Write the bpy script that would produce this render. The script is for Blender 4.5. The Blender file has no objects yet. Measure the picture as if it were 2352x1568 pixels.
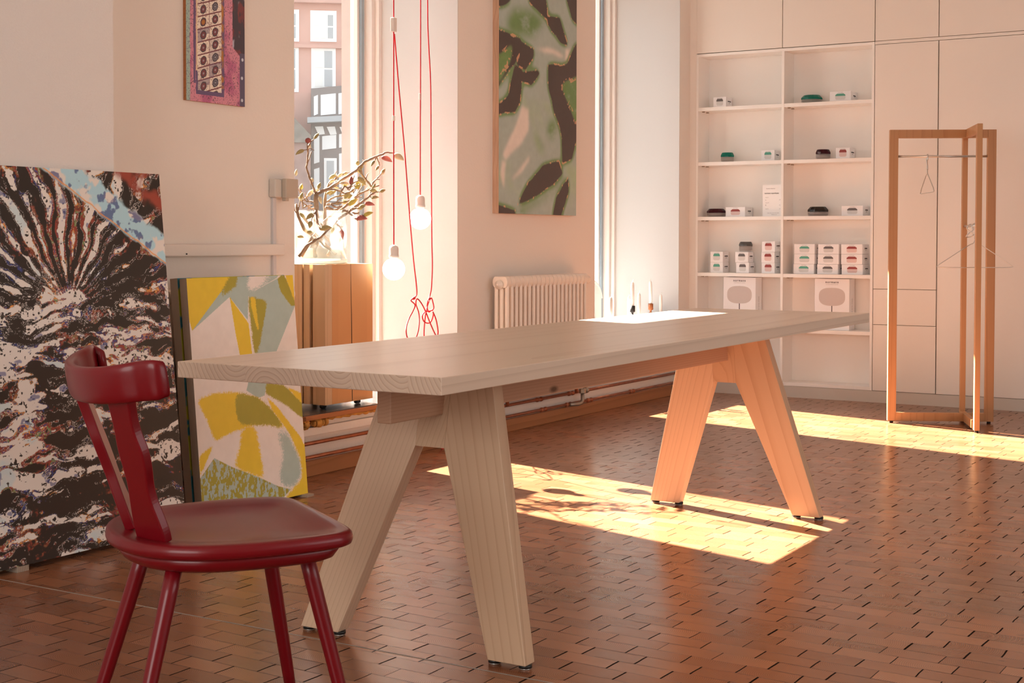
import bpy, bmesh, math, random
import numpy as np
from mathutils import Vector, Matrix
random.seed(7); RNG = np.random.RandomState(5)
SC = bpy.context.scene
COL = SC.collection
PI = math.pi

# ------------------------------------------------------------------ camera, sky, sun, exposure
cam_d = bpy.data.cameras.new('camera'); cam = bpy.data.objects.new('camera', cam_d); COL.objects.link(cam)
SC.camera = cam
cam_d.sensor_width = 36.0; cam_d.sensor_fit = 'HORIZONTAL'
cam_d.lens = 3233.117 / 2352 * 36.0
cam_d.shift_y = -(784 - 636.603) / 2352
cam_d.clip_end = 500; cam_d.clip_start = 0.05
CY, CP, CR = 0.540712100697559, -0.02652712190556731, 0.002000907656953419
_f = Vector((math.cos(CY)*math.cos(CP), math.sin(CY)*math.cos(CP), math.sin(CP)))
_r = Vector((math.sin(CY), -math.cos(CY), 0)); _u = _r.cross(_f)
_rr = _r*math.cos(CR) + _u*math.sin(CR); _uu = -_r*math.sin(CR) + _u*math.cos(CR)
M = Matrix.Identity(4)
for i in range(3):
    M[i][0] = _rr[i]; M[i][1] = _uu[i]; M[i][2] = -_f[i]
M[0][3], M[1][3], M[2][3] = 0, 0, 1.035
cam.matrix_world = M

world = bpy.data.worlds.new('sky'); SC.world = world; world.use_nodes = True
wn = world.node_tree.nodes; wl = world.node_tree.links
bg = wn['Background']; bg.inputs[1].default_value = 2.0
tc = wn.new('ShaderNodeTexCoord'); sep = wn.new('ShaderNodeSeparateXYZ'); ramp = wn.new('ShaderNodeValToRGB')
wl.new(tc.outputs['Generated'], sep.inputs[0]); wl.new(sep.outputs[2], ramp.inputs[0]); wl.new(ramp.outputs[0], bg.inputs[0])
ramp.color_ramp.elements[0].position = 0.0; ramp.color_ramp.elements[0].color = (0.93, 0.93, 0.93, 1)
ramp.color_ramp.elements[1].position = 0.7; ramp.color_ramp.elements[1].color = (0.62, 0.74, 0.92, 1)

sun_d = bpy.data.lights.new('sun', 'SUN'); sun = bpy.data.objects.new('sun', sun_d); COL.objects.link(sun)
sun_d.energy = 78.0; sun_d.angle = math.radians(0.55); sun_d.color = (1.0, 0.89, 0.79)
az, el = math.radians(-105.3), math.radians(39.8)
sd = Vector((math.cos(az)*math.cos(el), math.sin(az)*math.cos(el), -math.sin(el)))
sun.rotation_euler = sd.to_track_quat('-Z', 'Y').to_euler(); sun.location = (8, 12, 9)

def area(name, loc, direction, sx, sy, power, color):
    d = bpy.data.lights.new(name, 'AREA'); o = bpy.data.objects.new(name, d); COL.objects.link(o)
    d.shape = 'RECTANGLE'; d.size = sx; d.size_y = sy; d.energy = power; d.color = color
    o.location = loc; o.rotation_euler = Vector(direction).to_track_quat('-Z', 'Y').to_euler()
# added fill lights in assumed window openings behind and beside the camera (built below)
area('fill_rear_window', (-2.7, 1.3, 1.65), (1, 0, -0.05), 2.6, 1.9, 88, (1.0, 0.92, 0.84))
area('fill_side_window', (3.4, -3.2, 1.7), (0, 1, -0.05), 3.6, 1.9, 27, (1.0, 0.88, 0.77))

SC.view_settings.view_transform = 'Standard'; SC.view_settings.look = 'None'
SC.view_settings.gamma = 1.0; SC.view_settings.exposure = 0.0
SC.view_settings.use_curve_mapping = False
SC.cycles.transparent_max_bounces = 32; SC.cycles.max_bounces = 14; SC.cycles.diffuse_bounces = 7; SC.cycles.glossy_bounces = 5

# ------------------------------------------------------------------ helpers
def lin(c):
    out = []
    for v in c:
        v = v / 255.0
        out.append(v/12.92 if v <= 0.04045 else ((v+0.055)/1.055)**2.4)
    return tuple(out)

class MB:
    """collects geometry; build() links it as one mesh object"""
    def __init__(s): s.v = []; s.f = []; s.m = []; s.sm = []
    def add(s, vs, fs, mi=0, smooth=False):
        o = len(s.v); s.v += [tuple(map(float, p)) for p in vs]
        for f in fs:
            s.f.append([i+o for i in f]); s.m.append(mi); s.sm.append(smooth)
        return s
    def box(s, x0, x1, y0, y1, z0, z1, mi=0):
        vs = [(x, y, z) for z in (z0, z1) for y in (y0, y1) for x in (x0, x1)]
        return s.add(vs, [(0,2,3,1),(4,5,7,6),(0,1,5,4),(2,6,7,3),(0,4,6,2),(1,3,7,5)], mi)
    def hexa(s, b, t, mi=0):
        """b, t: 4 bottom and 4 top corners, same order, counter-clockwise seen from above"""
        return s.add(list(b)+list(t), [(3,2,1,0),(4,5,6,7),(0,1,5,4),(1,2,6,5),(2,3,7,6),(3,0,4,7)], mi)
    def prism(s, poly, fn, a, b, mi=0):
        """poly: list of 2d points, fn(p, t) -> 3d, extruded from t=a to t=b"""
        n = len(poly)
        vs = [fn(p, a) for p in poly] + [fn(p, b) for p in poly]
        fs = [tuple(range(n))[::-1], tuple(range(n, 2*n))] + [(i, (i+1) % n, n+(i+1) % n, n+i) for i in range(n)]
        return s.add(vs, fs, mi)
    def tube(s, pts, r, n=8, mi=0, caps=True, smooth=True):
        pts = [Vector(p) for p in pts]; k = len(pts)
        rs = r if isinstance(r, (list, tuple)) else [r]*k
        vs = []; up = None
        for i, p in enumerate(pts):
            t = (pts[min(i+1, k-1)] - pts[max(i-1, 0)])
            if t.length < 1e-9: t = Vector((0, 0, 1))
            t.normalize()
            if up is None:
                up = Vector((0, 0, 1)) if abs(t.z) < 0.9 else Vector((1, 0, 0))
            a = (up - t*up.dot(t))
            if a.length < 1e-6: a = Vector((1, 0, 0)) - t*t.x
            a.normalize(); b = t.cross(a); up = a
            for j in range(n):
                c = 2*PI*j/n
                vs.append(p + a*(math.cos(c)*rs[i]) + b*(math.sin(c)*rs[i]))
        fs = []
        for i in range(k-1):
            for j in range(n):
                fs.append((i*n+j, i*n+(j+1) % n, (i+1)*n+(j+1) % n, (i+1)*n+j))
        if caps:
            fs.append(tuple(range(n))[::-1]); fs.append(tuple(range((k-1)*n, k*n)))
        return s.add(vs, fs, mi, smooth)
    def lathe(s, prof, c=(0, 0, 0), n=24, mi=0, axis='z', smooth=True):
        """prof: (radius, height) list from bottom to top"""
        vs = []; k = len(prof)
        for (r, h) in prof:
            for j in range(n):
                a = 2*PI*j/n; x, y = r*math.cos(a), r*math.sin(a)
                if axis == 'z': vs.append((c[0]+x, c[1]+y, c[2]+h))
                elif axis == 'x': vs.append((c[0]+h, c[1]+x, c[2]+y))
                else: vs.append((c[0]+y, c[1]+h, c[2]+x))
        fs = []
        for i in range(k-1):
            for j in range(n):
                fs.append((i*n+j, i*n+(j+1) % n, (i+1)*n+(j+1) % n, (i+1)*n+j))
        fs.append(tuple(range(n))[::-1]); fs.append(tuple(range((k-1)*n, k*n)))
        return s.add(vs, fs, mi, smooth)
    def build(s, name, mats, parent=None, world=False, bevel=0.0, seg=2, kind=None, label=None):
        me = bpy.data.meshes.new(name)
        off = parent.location if (parent is not None and world) else Vector((0, 0, 0))
        me.from_pydata([(x-off[0], y-off[1], z-off[2]) for x, y, z in s.v], [], s.f)
        if not isinstance(mats, (list, tuple)): mats = [mats]
        for m in mats: me.materials.append(m)
        me.polygons.foreach_set('material_index', s.m)
        me.polygons.foreach_set('use_smooth', s.sm)
        bm = bmesh.new(); bm.from_mesh(me); bmesh.ops.recalc_face_normals(bm, faces=bm.faces); bm.to_mesh(me); bm.free()
        me.update()
        o = bpy.data.objects.new(name, me); COL.objects.link(o)
        if parent is not None: o.parent = parent
        if bevel > 0:
            b = o.modifiers.new('bevel', 'BEVEL'); b.width = bevel; b.segments = seg; b.limit_method = 'ANGLE'; b.angle_limit = math.radians(40)
            b.harden_normals = False
        if kind: o['kind'] = kind
        if label: o['label'] = label
        return o

def tag(o, label, cat, group=None, kind=None):
    o['label'] = label; o['category'] = cat
    if group: o['group'] = group
    if kind: o['kind'] = kind
    return o
def thing(name, label, cat, loc=(0, 0, 0), rz=0, group=None):
    o = bpy.data.objects.new(name, None); COL.objects.link(o); o.empty_display_size = 0.1
    o.location = loc; o.rotation_euler = (0, 0, rz)
    return tag(o, label, cat, group)
def sub(o, parent):
    """parent a part under another part (both at the same origin)"""
    o.parent = parent; return o
def dup(root, loc, rz, label, group=None):
    r = root.copy(); COL.objects.link(r); r.location = loc; r.rotation_euler = (0, 0, rz); r['label'] = label
    if group: r['group'] = group
    for ch in list(root.children):
        c = ch.copy(); COL.objects.link(c); c.parent = r
        for g in list(ch.children):
            d = g.copy(); COL.objects.link(d); d.parent = c
    return r

# ------------------------------------------------------------------ materials
def mat(name, rgb, rough=0.5, metal=0.0, spec=0.5, coat=0.0, bump=0.0, bscale=60, var=0.0, vscale=6.0):
    m = bpy.data.materials.new(name); m.use_nodes = True
    n = m.node_tree.nodes; l = m.node_tree.links; p = n['Principled BSDF']
    p.inputs['Base Color'].default_value = (*rgb, 1); p.inputs['Roughness'].default_value = rough
    p.inputs['Metallic'].default_value = metal; p.inputs['Specular IOR Level'].default_value = spec
    p.inputs['Coat Weight'].default_value = coat
    t = n.new('ShaderNodeTexCoord')
    if var > 0:
        no = n.new('ShaderNodeTexNoise'); no.inputs['Scale'].default_value = vscale; no.inputs['Detail'].default_value = 4
        l.new(t.outputs['Object'], no.inputs['Vector'])
        r = n.new('ShaderNodeValToRGB'); l.new(no.outputs['Fac'], r.inputs[0])
        r.color_ramp.elements[0].position = 0.3; r.color_ramp.elements[1].position = 0.7
        r.color_ramp.elements[0].color = (*[c*(1-var) for c in rgb], 1); r.color_ramp.elements[1].color = (*[min(1, c*(1+var)) for c in rgb], 1)
        l.new(r.outputs[0], p.inputs['Base Color'])
    if bump > 0:
        no = n.new('ShaderNodeTexNoise'); no.inputs['Scale'].default_value = bscale; no.inputs['Detail'].default_value = 3
        l.new(t.outputs['Object'], no.inputs['Vector'])
        b = n.new('ShaderNodeBump'); b.inputs['Strength'].default_value = bump; b.inputs['Distance'].default_value = 0.003
        l.new(no.outputs['Fac'], b.inputs['Height']); l.new(b.outputs[0], p.inputs['Normal'])
    return m

def wood(name, light, dark, rot=(0, 0, 0), scale=1.0, rough=0.5, rings=26.0, knots=True, spec=0.4, streak=0.5, stretch=0.05, off=0.0):
    """long grain along local Z after the rotation; thin darker year rings, knots"""
    m = bpy.data.materials.new(name); m.use_nodes = True
    n = m.node_tree.nodes; l = m.node_tree.links; p = n['Principled BSDF']
    p.inputs['Roughness'].default_value = rough; p.inputs['Specular IOR Level'].default_value = spec
    t = n.new('ShaderNodeTexCoord'); mp = n.new('ShaderNodeMapping'); mp.inputs['Rotation'].default_value = rot
    mp.inputs['Location'].default_value = (off, off*0.7, off*1.3)
    l.new(t.outputs['Object'], mp.inputs[0])
    mp2 = n.new('ShaderNodeMapping'); mp2.inputs['Scale'].default_value = (1, 1, stretch)
    l.new(mp.outputs[0], mp2.inputs[0])
    # warp
    nz = n.new('ShaderNodeTexNoise'); nz.inputs['Scale'].default_value = 4.0*scale; nz.inputs['Detail'].default_value = 2
    l.new(mp2.outputs[0], nz.inputs['Vector'])
    mx = n.new('ShaderNodeVectorMath'); mx.operation = 'MULTIPLY_ADD'
    mx.inputs[1].default_value = (0.10, 0.10, 0.0)
    l.new(nz.outputs['Color'], mx.inputs[0]); l.new(mp2.outputs[0], mx.inputs[2])
    w = n.new('ShaderNodeTexWave'); w.wave_type = 'RINGS'; w.rings_direction = 'Z'; w.wave_profile = 'SAW'
    w.inputs['Scale'].default_value = rings*scale; w.inputs['Distortion'].default_value = 1.2; w.inputs['Detail'].default_value = 2; w.inputs['Detail Scale'].default_value = 1.5
    mp3 = n.new('ShaderNodeMapping'); mp3.inputs['Location'].default_value = (0.32, 0.21, 0)
    l.new(mx.outputs[0], mp3.inputs[0]); l.new(mp3.outputs[0], w.inputs['Vector'])
    r = n.new('ShaderNodeValToRGB'); l.new(w.outputs['Fac'], r.inputs[0])
    e = r.color_ramp.elements; e[0].position = 0.0; e[0].color = (*light, 1); e[1].position = 1.0
    mid = tuple(a*(1-streak)+b*streak for a, b in zip(light, dark)); e[1].color = (*mid, 1)
    x = r.color_ramp.elements.new(0.72); x.color = (*[a*0.93+b*0.07 for a, b in zip(light, dark)], 1)
    # broad tone
    nb = n.new('ShaderNodeTexNoise'); nb.inputs['Scale'].default_value = 9*scale; l.new(mp2.outputs[0], nb.inputs['Vector'])
    rb = n.new('ShaderNodeMapRange'); rb.inputs['From Min'].default_value = 0.35; rb.inputs['From Max'].default_value = 0.7; rb.inputs['To Min'].default_value = 0.0; rb.inputs['To Max'].default_value = 0.32*streak*2
    l.new(nb.outputs['Fac'], rb.inputs[0])
    mixb = n.new('ShaderNodeMix'); mixb.data_type = 'RGBA'; l.new(rb.outputs[0], mixb.inputs[0]); l.new(r.outputs[0], mixb.inputs[6])
    mixb.inputs[7].default_value = (*mid, 1)
    out = mixb.outputs[2]
    if knots:
        mk = n.new('ShaderNodeMapping'); mk.inputs['Scale'].default_value = (1, 1, 0.4); l.new(mp.outputs[0], mk.inputs[0])
        v = n.new('ShaderNodeTexVoronoi'); v.inputs['Scale'].default_value = 4.2*scale; l.new(mk.outputs[0], v.inputs['Vector'])
        rk = n.new('ShaderNodeMapRange'); rk.inputs['From Min'].default_value = 0.055; rk.inputs['From Max'].default_value = 0.02
        l.new(v.outputs['Distance'], rk.inputs[0])
        mixk = n.new('ShaderNodeMix'); mixk.data_type = 'RGBA'; l.new(rk.outputs[0], mixk.inputs[0]); l.new(out, mixk.inputs[6])
        mixk.inputs[7].default_value = (*[c*0.45 for c in dark], 1); out = mixk.outputs[2]
    l.new(out, p.inputs['Base Color'])
    b = n.new('ShaderNodeBump'); b.inputs['Strength'].default_value = 0.12; b.inputs['Distance'].default_value = 0.001
    l.new(w.outputs['Fac'], b.inputs['Height']); l.new(b.outputs[0], p.inputs['Normal'])
    return m

WALL = (0.80, 0.755, 0.70)
m_wall = mat('wall_paint', WALL, 0.75, bump=0.25, bscale=90)
m_pillar = mat('rough_wall_paint', (0.80, 0.765, 0.735), 0.8, bump=0.5, bscale=160)
m_ceil = mat('ceiling_paint', (0.82, 0.78, 0.73), 0.8)
m_white = mat('white_lacquer', (0.80, 0.755, 0.70), 0.38)
m_shelf = mat('shelf_white', (0.86, 0.84, 0.81), 0.45)
m_plinth = mat('plinth_paint', (0.58, 0.53, 0.47), 0.5)
m_gap = mat('joint_shadow', (0.30, 0.25, 0.20), 0.8)
m_reveal = mat('reveal_paint', (0.62, 0.61, 0.60), 0.7, bump=0.15, bscale=50)
m_frame = mat('window_frame_paint', (0.80, 0.76, 0.73), 0.5)
m_alu = mat('window_metal', (0.32, 0.40, 0.46), 0.35, metal=0.3)
m_stone = mat('outer_stone', (0.36, 0.28, 0.255), 0.85, var=0.06, vscale=9)
m_cast = mat('white_furniture', (0.86, 0.85, 0.82), 0.4)
m_rad = mat('radiator_enamel', (0.84, 0.765, 0.68), 0.35)
m_box = mat('junction_box_plastic', (0.62, 0.58, 0.52), 0.45)
m_boxlid = mat('junction_box_lid', (0.50, 0.43, 0.35), 0.4)
m_grey = mat('dark_plastic', (0.07, 0.06, 0.055), 0.45)
m_black = mat('black_rubber', (0.012, 0.011, 0.010), 0.45)
m_steel = mat('steel', (0.66, 0.64, 0.60), 0.28, metal=0.9)
m_glide = mat('glide_metal', (0.55, 0.52, 0.48), 0.35, metal=0.7)
m_copper = mat('copper_pipe', (0.36, 0.115, 0.052), 0.38, metal=0.5, var=0.25, vscale=20)
m_brass = mat('valve_metal', (0.36, 0.30, 0.24), 0.4, metal=0.7)
m_red = mat('red_paint', (0.165, 0.0016, 0.0060), 0.32, spec=0.34, coat=0.10, var=0.05, vscale=5)
m_cable = mat('red_textile_cable', (0.58, 0.02, 0.03), 0.65)
m_porc = mat('lamp_holder_porcelain', (0.74, 0.68, 0.64), 0.3)
m_candle = mat('white_wax', (0.90, 0.89, 0.86), 0.45)
m_wick = mat('wick', (0.75, 0.72, 0.66), 0.8)
m_hblack = mat('black_candle_holder', (0.035, 0.032, 0.03), 0.5)
m_hbrown = wood('brown_candle_holder', (0.40, 0.13, 0.045), (0.22, 0.07, 0.02), scale=3, knots=False)
m_foam = mat('insulation_foam', (0.62, 0.32, 0.07), 0.8, bump=0.8, bscale=60, var=0.3, vscale=25)
m_sill = mat('sill_plate', (0.10, 0.10, 0.105), 0.22, metal=0.3, var=0.3, vscale=14)
m_bark = mat('magnolia_bark', (0.29, 0.20, 0.14), 0.8, var=0.3, vscale=40, bump=0.4, bscale=120)
m_bud = mat('green_bud', (0.34, 0.29, 0.13), 0.75, var=0.2, vscale=40)
m_budp = mat('pink_bud', (0.33, 0.09, 0.08), 0.7, var=0.3, vscale=40)
m_budw = mat('pale_bud', (0.62, 0.55, 0.38), 0.8, var=0.1, vscale=40)
m_budy = mat('yellow_bud', (0.50, 0.42, 0.10), 0.75, var=0.2, vscale=40)
m_card = mat('white_card', (0.86, 0.85, 0.86), 0.55)
m_cards = mat('white_card_side', (0.80, 0.79, 0.80), 0.55)
m_ink = mat('print_ink', (0.06, 0.055, 0.06), 0.6)
m_inkl = mat('pale_print_ink', (0.45, 0.43, 0.43), 0.6)
m_paper = mat('paper', (0.88, 0.87, 0.86), 0.7)
m_pg = mat('printed_green', (0.10, 0.36, 0.27), 0.6); m_pr = mat('printed_red', (0.30, 0.055, 0.05), 0.6)
m_pk = mat('printed_grey', (0.13, 0.12, 0.12), 0.6); m_pl = mat('printed_clear_glass', (0.66, 0.65, 0.64), 0.6)
m_plr = mat('printed_rosy_glass', (0.74, 0.55, 0.52), 0.6)
m_shade = mat('printed_lamp_shade', (0.60, 0.53, 0.50), 0.6)

def glassy(name, rgb, refl=1.0, tint=None, rough=0.02, solid=0.0):
    """thin glass: transparent with a fresnel reflection; solid mixes in some scattering colour"""
    m = bpy.data.materials.new(name); m.use_nodes = True
    n = m.node_tree.nodes; l = m.node_tree.links; n.remove(n['Principled BSDF'])
    o = n['Material Output']; tr = n.new('ShaderNodeBsdfTransparent'); tr.inputs[0].default_value = (*rgb, 1)
    g = n.new('ShaderNodeBsdfGlossy'); g.inputs['Roughness'].default_value = rough
    fr = n.new('ShaderNodeLayerWeight'); fr.inputs[0].default_value = 0.5
    pw = n.new('ShaderNodeMath'); pw.operation = 'POWER'; pw.inputs[1].default_value = 3.5; l.new(fr.outputs['Facing'], pw.inputs[0])
    mu = n.new('ShaderNodeMath'); mu.operation = 'MULTIPLY_ADD'; mu.inputs[1].default_value = 0.7*refl; mu.inputs[2].default_value = 0.035*refl; mu.use_clamp = True
    l.new(pw.outputs[0], mu.inputs[0]); mx = n.new('ShaderNodeMixShader')
    l.new(mu.outputs[0], mx.inputs[0]); l.new(tr.outputs[0], mx.inputs[1]); l.new(g.outputs[0], mx.inputs[2])
    last = mx.outputs[0]
    if solid > 0:
        df = n.new('ShaderNodeBsdfDiffuse'); df.inputs[0].default_value = (*(tint or rgb), 1)
        tl = n.new('ShaderNodeBsdfTranslucent'); tl.inputs[0].default_value = (*(tint or rgb), 1)
        a = n.new('ShaderNodeMixShader'); a.inputs[0].default_value = 0.5; l.new(df.outputs[0], a.inputs[1]); l.new(tl.outputs[0], a.inputs[2])
        m2 = n.new('ShaderNodeMixShader'); m2.inputs[0].default_value = solid
        l.new(last, m2.inputs[1]); l.new(a.outputs[0], m2.inputs[2]); last = m2.outputs[0]
    l.new(last, o.inputs[0]); return m
m_pane = glassy('window_glass', (0.97, 0.98, 0.97), 0.8, tint=(0.9, 0.88, 0.85), solid=0.006)
m_vase = glassy('vase_glass', (0.97, 0.98, 0.97), 1.4, tint=(0.9, 0.92, 0.9), solid=0.085)
m_vbase = glassy('vase_base_glass', (0.85, 0.9, 0.87), 1.6, tint=(0.9, 0.94, 0.92), solid=0.45)
m_water = glassy('water', (0.95, 0.95, 0.92), 1.0, tint=(0.9, 0.9, 0.85), solid=0.12)
m_gclear = glassy('clear_bowl_glass', (0.90, 0.88, 0.87), 1.5, tint=(0.8, 0.76, 0.74), solid=0.25)
m_gteal = glassy('teal_lid_glass', (0.05, 0.55, 0.45), 1.6, tint=(0.02, 0.34, 0.27), solid=0.55)
m_gpurp = glassy('dark_red_lid_glass', (0.22, 0.03, 0.06), 1.6, tint=(0.11, 0.012, 0.03), solid=0.6)
m_gsmoke = glassy('smoky_lid_glass', (0.22, 0.20, 0.19), 1.6, tint=(0.06, 0.05, 0.045), solid=0.55)
m_ggrey = glassy('grey_lid_glass', (0.45, 0.45, 0.45), 1.6, tint=(0.2, 0.2, 0.2), solid=0.5)

def emis(name, rgb, st):
    m = bpy.data.materials.new(name); m.use_nodes = True; p = m.node_tree.nodes['Principled BSDF']
    p.inputs['Base Color'].default_value = (0.9, 0.88, 0.84, 1); p.inputs['Emission Color'].default_value = (*rgb, 1); p.inputs['Emission Strength'].default_value = st
    return m
m_bulb = emis('lit_bulb', (1.0, 0.88, 0.72), 2.6)

# table wood, one material per grain direction
PL, PD = (0.60, 0.42, 0.275), (0.38, 0.215, 0.12)
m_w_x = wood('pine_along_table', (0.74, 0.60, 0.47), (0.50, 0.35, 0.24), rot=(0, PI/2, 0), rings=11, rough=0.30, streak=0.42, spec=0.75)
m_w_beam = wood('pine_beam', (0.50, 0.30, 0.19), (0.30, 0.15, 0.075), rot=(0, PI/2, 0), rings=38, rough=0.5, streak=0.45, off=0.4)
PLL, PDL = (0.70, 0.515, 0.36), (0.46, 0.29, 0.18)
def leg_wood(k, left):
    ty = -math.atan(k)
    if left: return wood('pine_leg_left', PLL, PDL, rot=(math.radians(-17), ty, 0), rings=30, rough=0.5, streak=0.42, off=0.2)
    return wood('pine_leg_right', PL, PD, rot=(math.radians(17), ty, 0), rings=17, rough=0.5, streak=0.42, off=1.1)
m_w_c = wood('pine_crosspiece', PL, PD, rot=(math.radians(-14), 0, 0), rings=24, rough=0.5, streak=0.4, knots=False, off=0.7)
m_oak = wood('oak_rack', (0.50, 0.26, 0.115), (0.33, 0.14, 0.05), rings=20, rough=0.45, streak=0.5, knots=False)
m_ply = wood('board_edge', (0.42, 0.35, 0.28), (0.24, 0.18, 0.13), rings=60, rough=0.7, streak=0.8, knots=False, stretch=0.4)
m_ply2 = wood('board_edge_warm', (0.58, 0.38, 0.26), (0.40, 0.24, 0.15), rings=14, rough=0.7, streak=0.8, knots=False, stretch=0.8)
m_skirt = wood('skirting_wood', (0.40, 0.17, 0.07), (0.24, 0.09, 0.03), rot=(0, PI/2, 0), rings=14, rough=0.5, streak=0.6)
m_ledge = wood('ledge_wood', (0.44, 0.17, 0.06), (0.28, 0.10, 0.03), rot=(0, PI/2, 0), rings=14, rough=0.5, streak=0.5, knots=False)
m_block = wood('beam_block_wood', (0.62, 0.33, 0.14), (0.42, 0.19, 0.07), rings=3, rough=0.6, streak=0.12)
m_blocke = wood('weathered_block_wood', (0.62, 0.44, 0.28), (0.36, 0.23, 0.12), rings=9, rough=0.7, streak=0.35, knots=False)

def end_grain():
    """tabletop end: boards with arched year rings"""
    m = bpy.data.materials.new('pine_end_grain'); m.use_nodes = True
    n = m.node_tree.nodes; l = m.node_tree.links; p = n['Principled BSDF']; p.inputs['Roughness'].default_value = 0.6
    t = n.new('ShaderNodeTexCoord'); s = n.new('ShaderNodeSeparateXYZ'); l.new(t.outputs['Object'], s.inputs[0])
    def mth(op, a, b=None, c=None):
        x = n.new('ShaderNodeMath'); x.operation = op
        for i, v in enumerate((a, b, c)):
            if v is None: continue
            if isinstance(v, (int, float)): x.inputs[i].default_value = v
            else: l.new(v, x.inputs[i])
        return x.outputs[0]
    W = 0.152
    by = mth('DIVIDE', s.outputs[1], W); fl = mth('FLOOR', by); fr = mth('SUBTRACT', mth('SUBTRACT', by, fl), 0.5)
    rn = n.new('ShaderNodeTexWhiteNoise'); rn.noise_dimensions = '1D'; l.new(fl, rn.inputs['W'])
    cy = mth('MULTIPLY', mth('SUBTRACT', rn.outputs['Value'], 0.5), 0.9)
    dy = mth('MULTIPLY', mth('SUBTRACT', fr, cy), W)
    sg = mth('SUBTRACT', mth('MULTIPLY', mth('GREATER_THAN', rn.outputs['Value'], 0.45), 2), 1)
    dz = mth('ADD', mth('MULTIPLY', mth('SUBTRACT', s.outputs[2], 0.726), sg), 0.045)
    no = n.new('ShaderNodeTexNoise'); no.inputs['Scale'].default_value = 22; l.new(t.outputs['Object'], no.inputs['Vector'])
    rad = mth('ADD', mth('SQRT', mth('ADD', mth('MULTIPLY', dy, dy), mth('MULTIPLY', dz, dz))), mth('MULTIPLY', no.outputs['Fac'], 0.008))
    fr2 = mth('FRACT', mth('MULTIPLY', rad, 85))
    r = n.new('ShaderNodeValToRGB'); l.new(fr2, r.inputs[0]); e = r.color_ramp.elements
    e[0].position = 0.0; e[0].color = (0.58, 0.44, 0.33, 1); e[1].position = 1.0; e[1].color = (0.42, 0.29, 0.20, 1)
    x = e.new(0.7); x.color = (0.52, 0.39, 0.30, 1)
    l.new(r.outputs[0], p.inputs['Base Color']); return m
m_end = end_grain()

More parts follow.
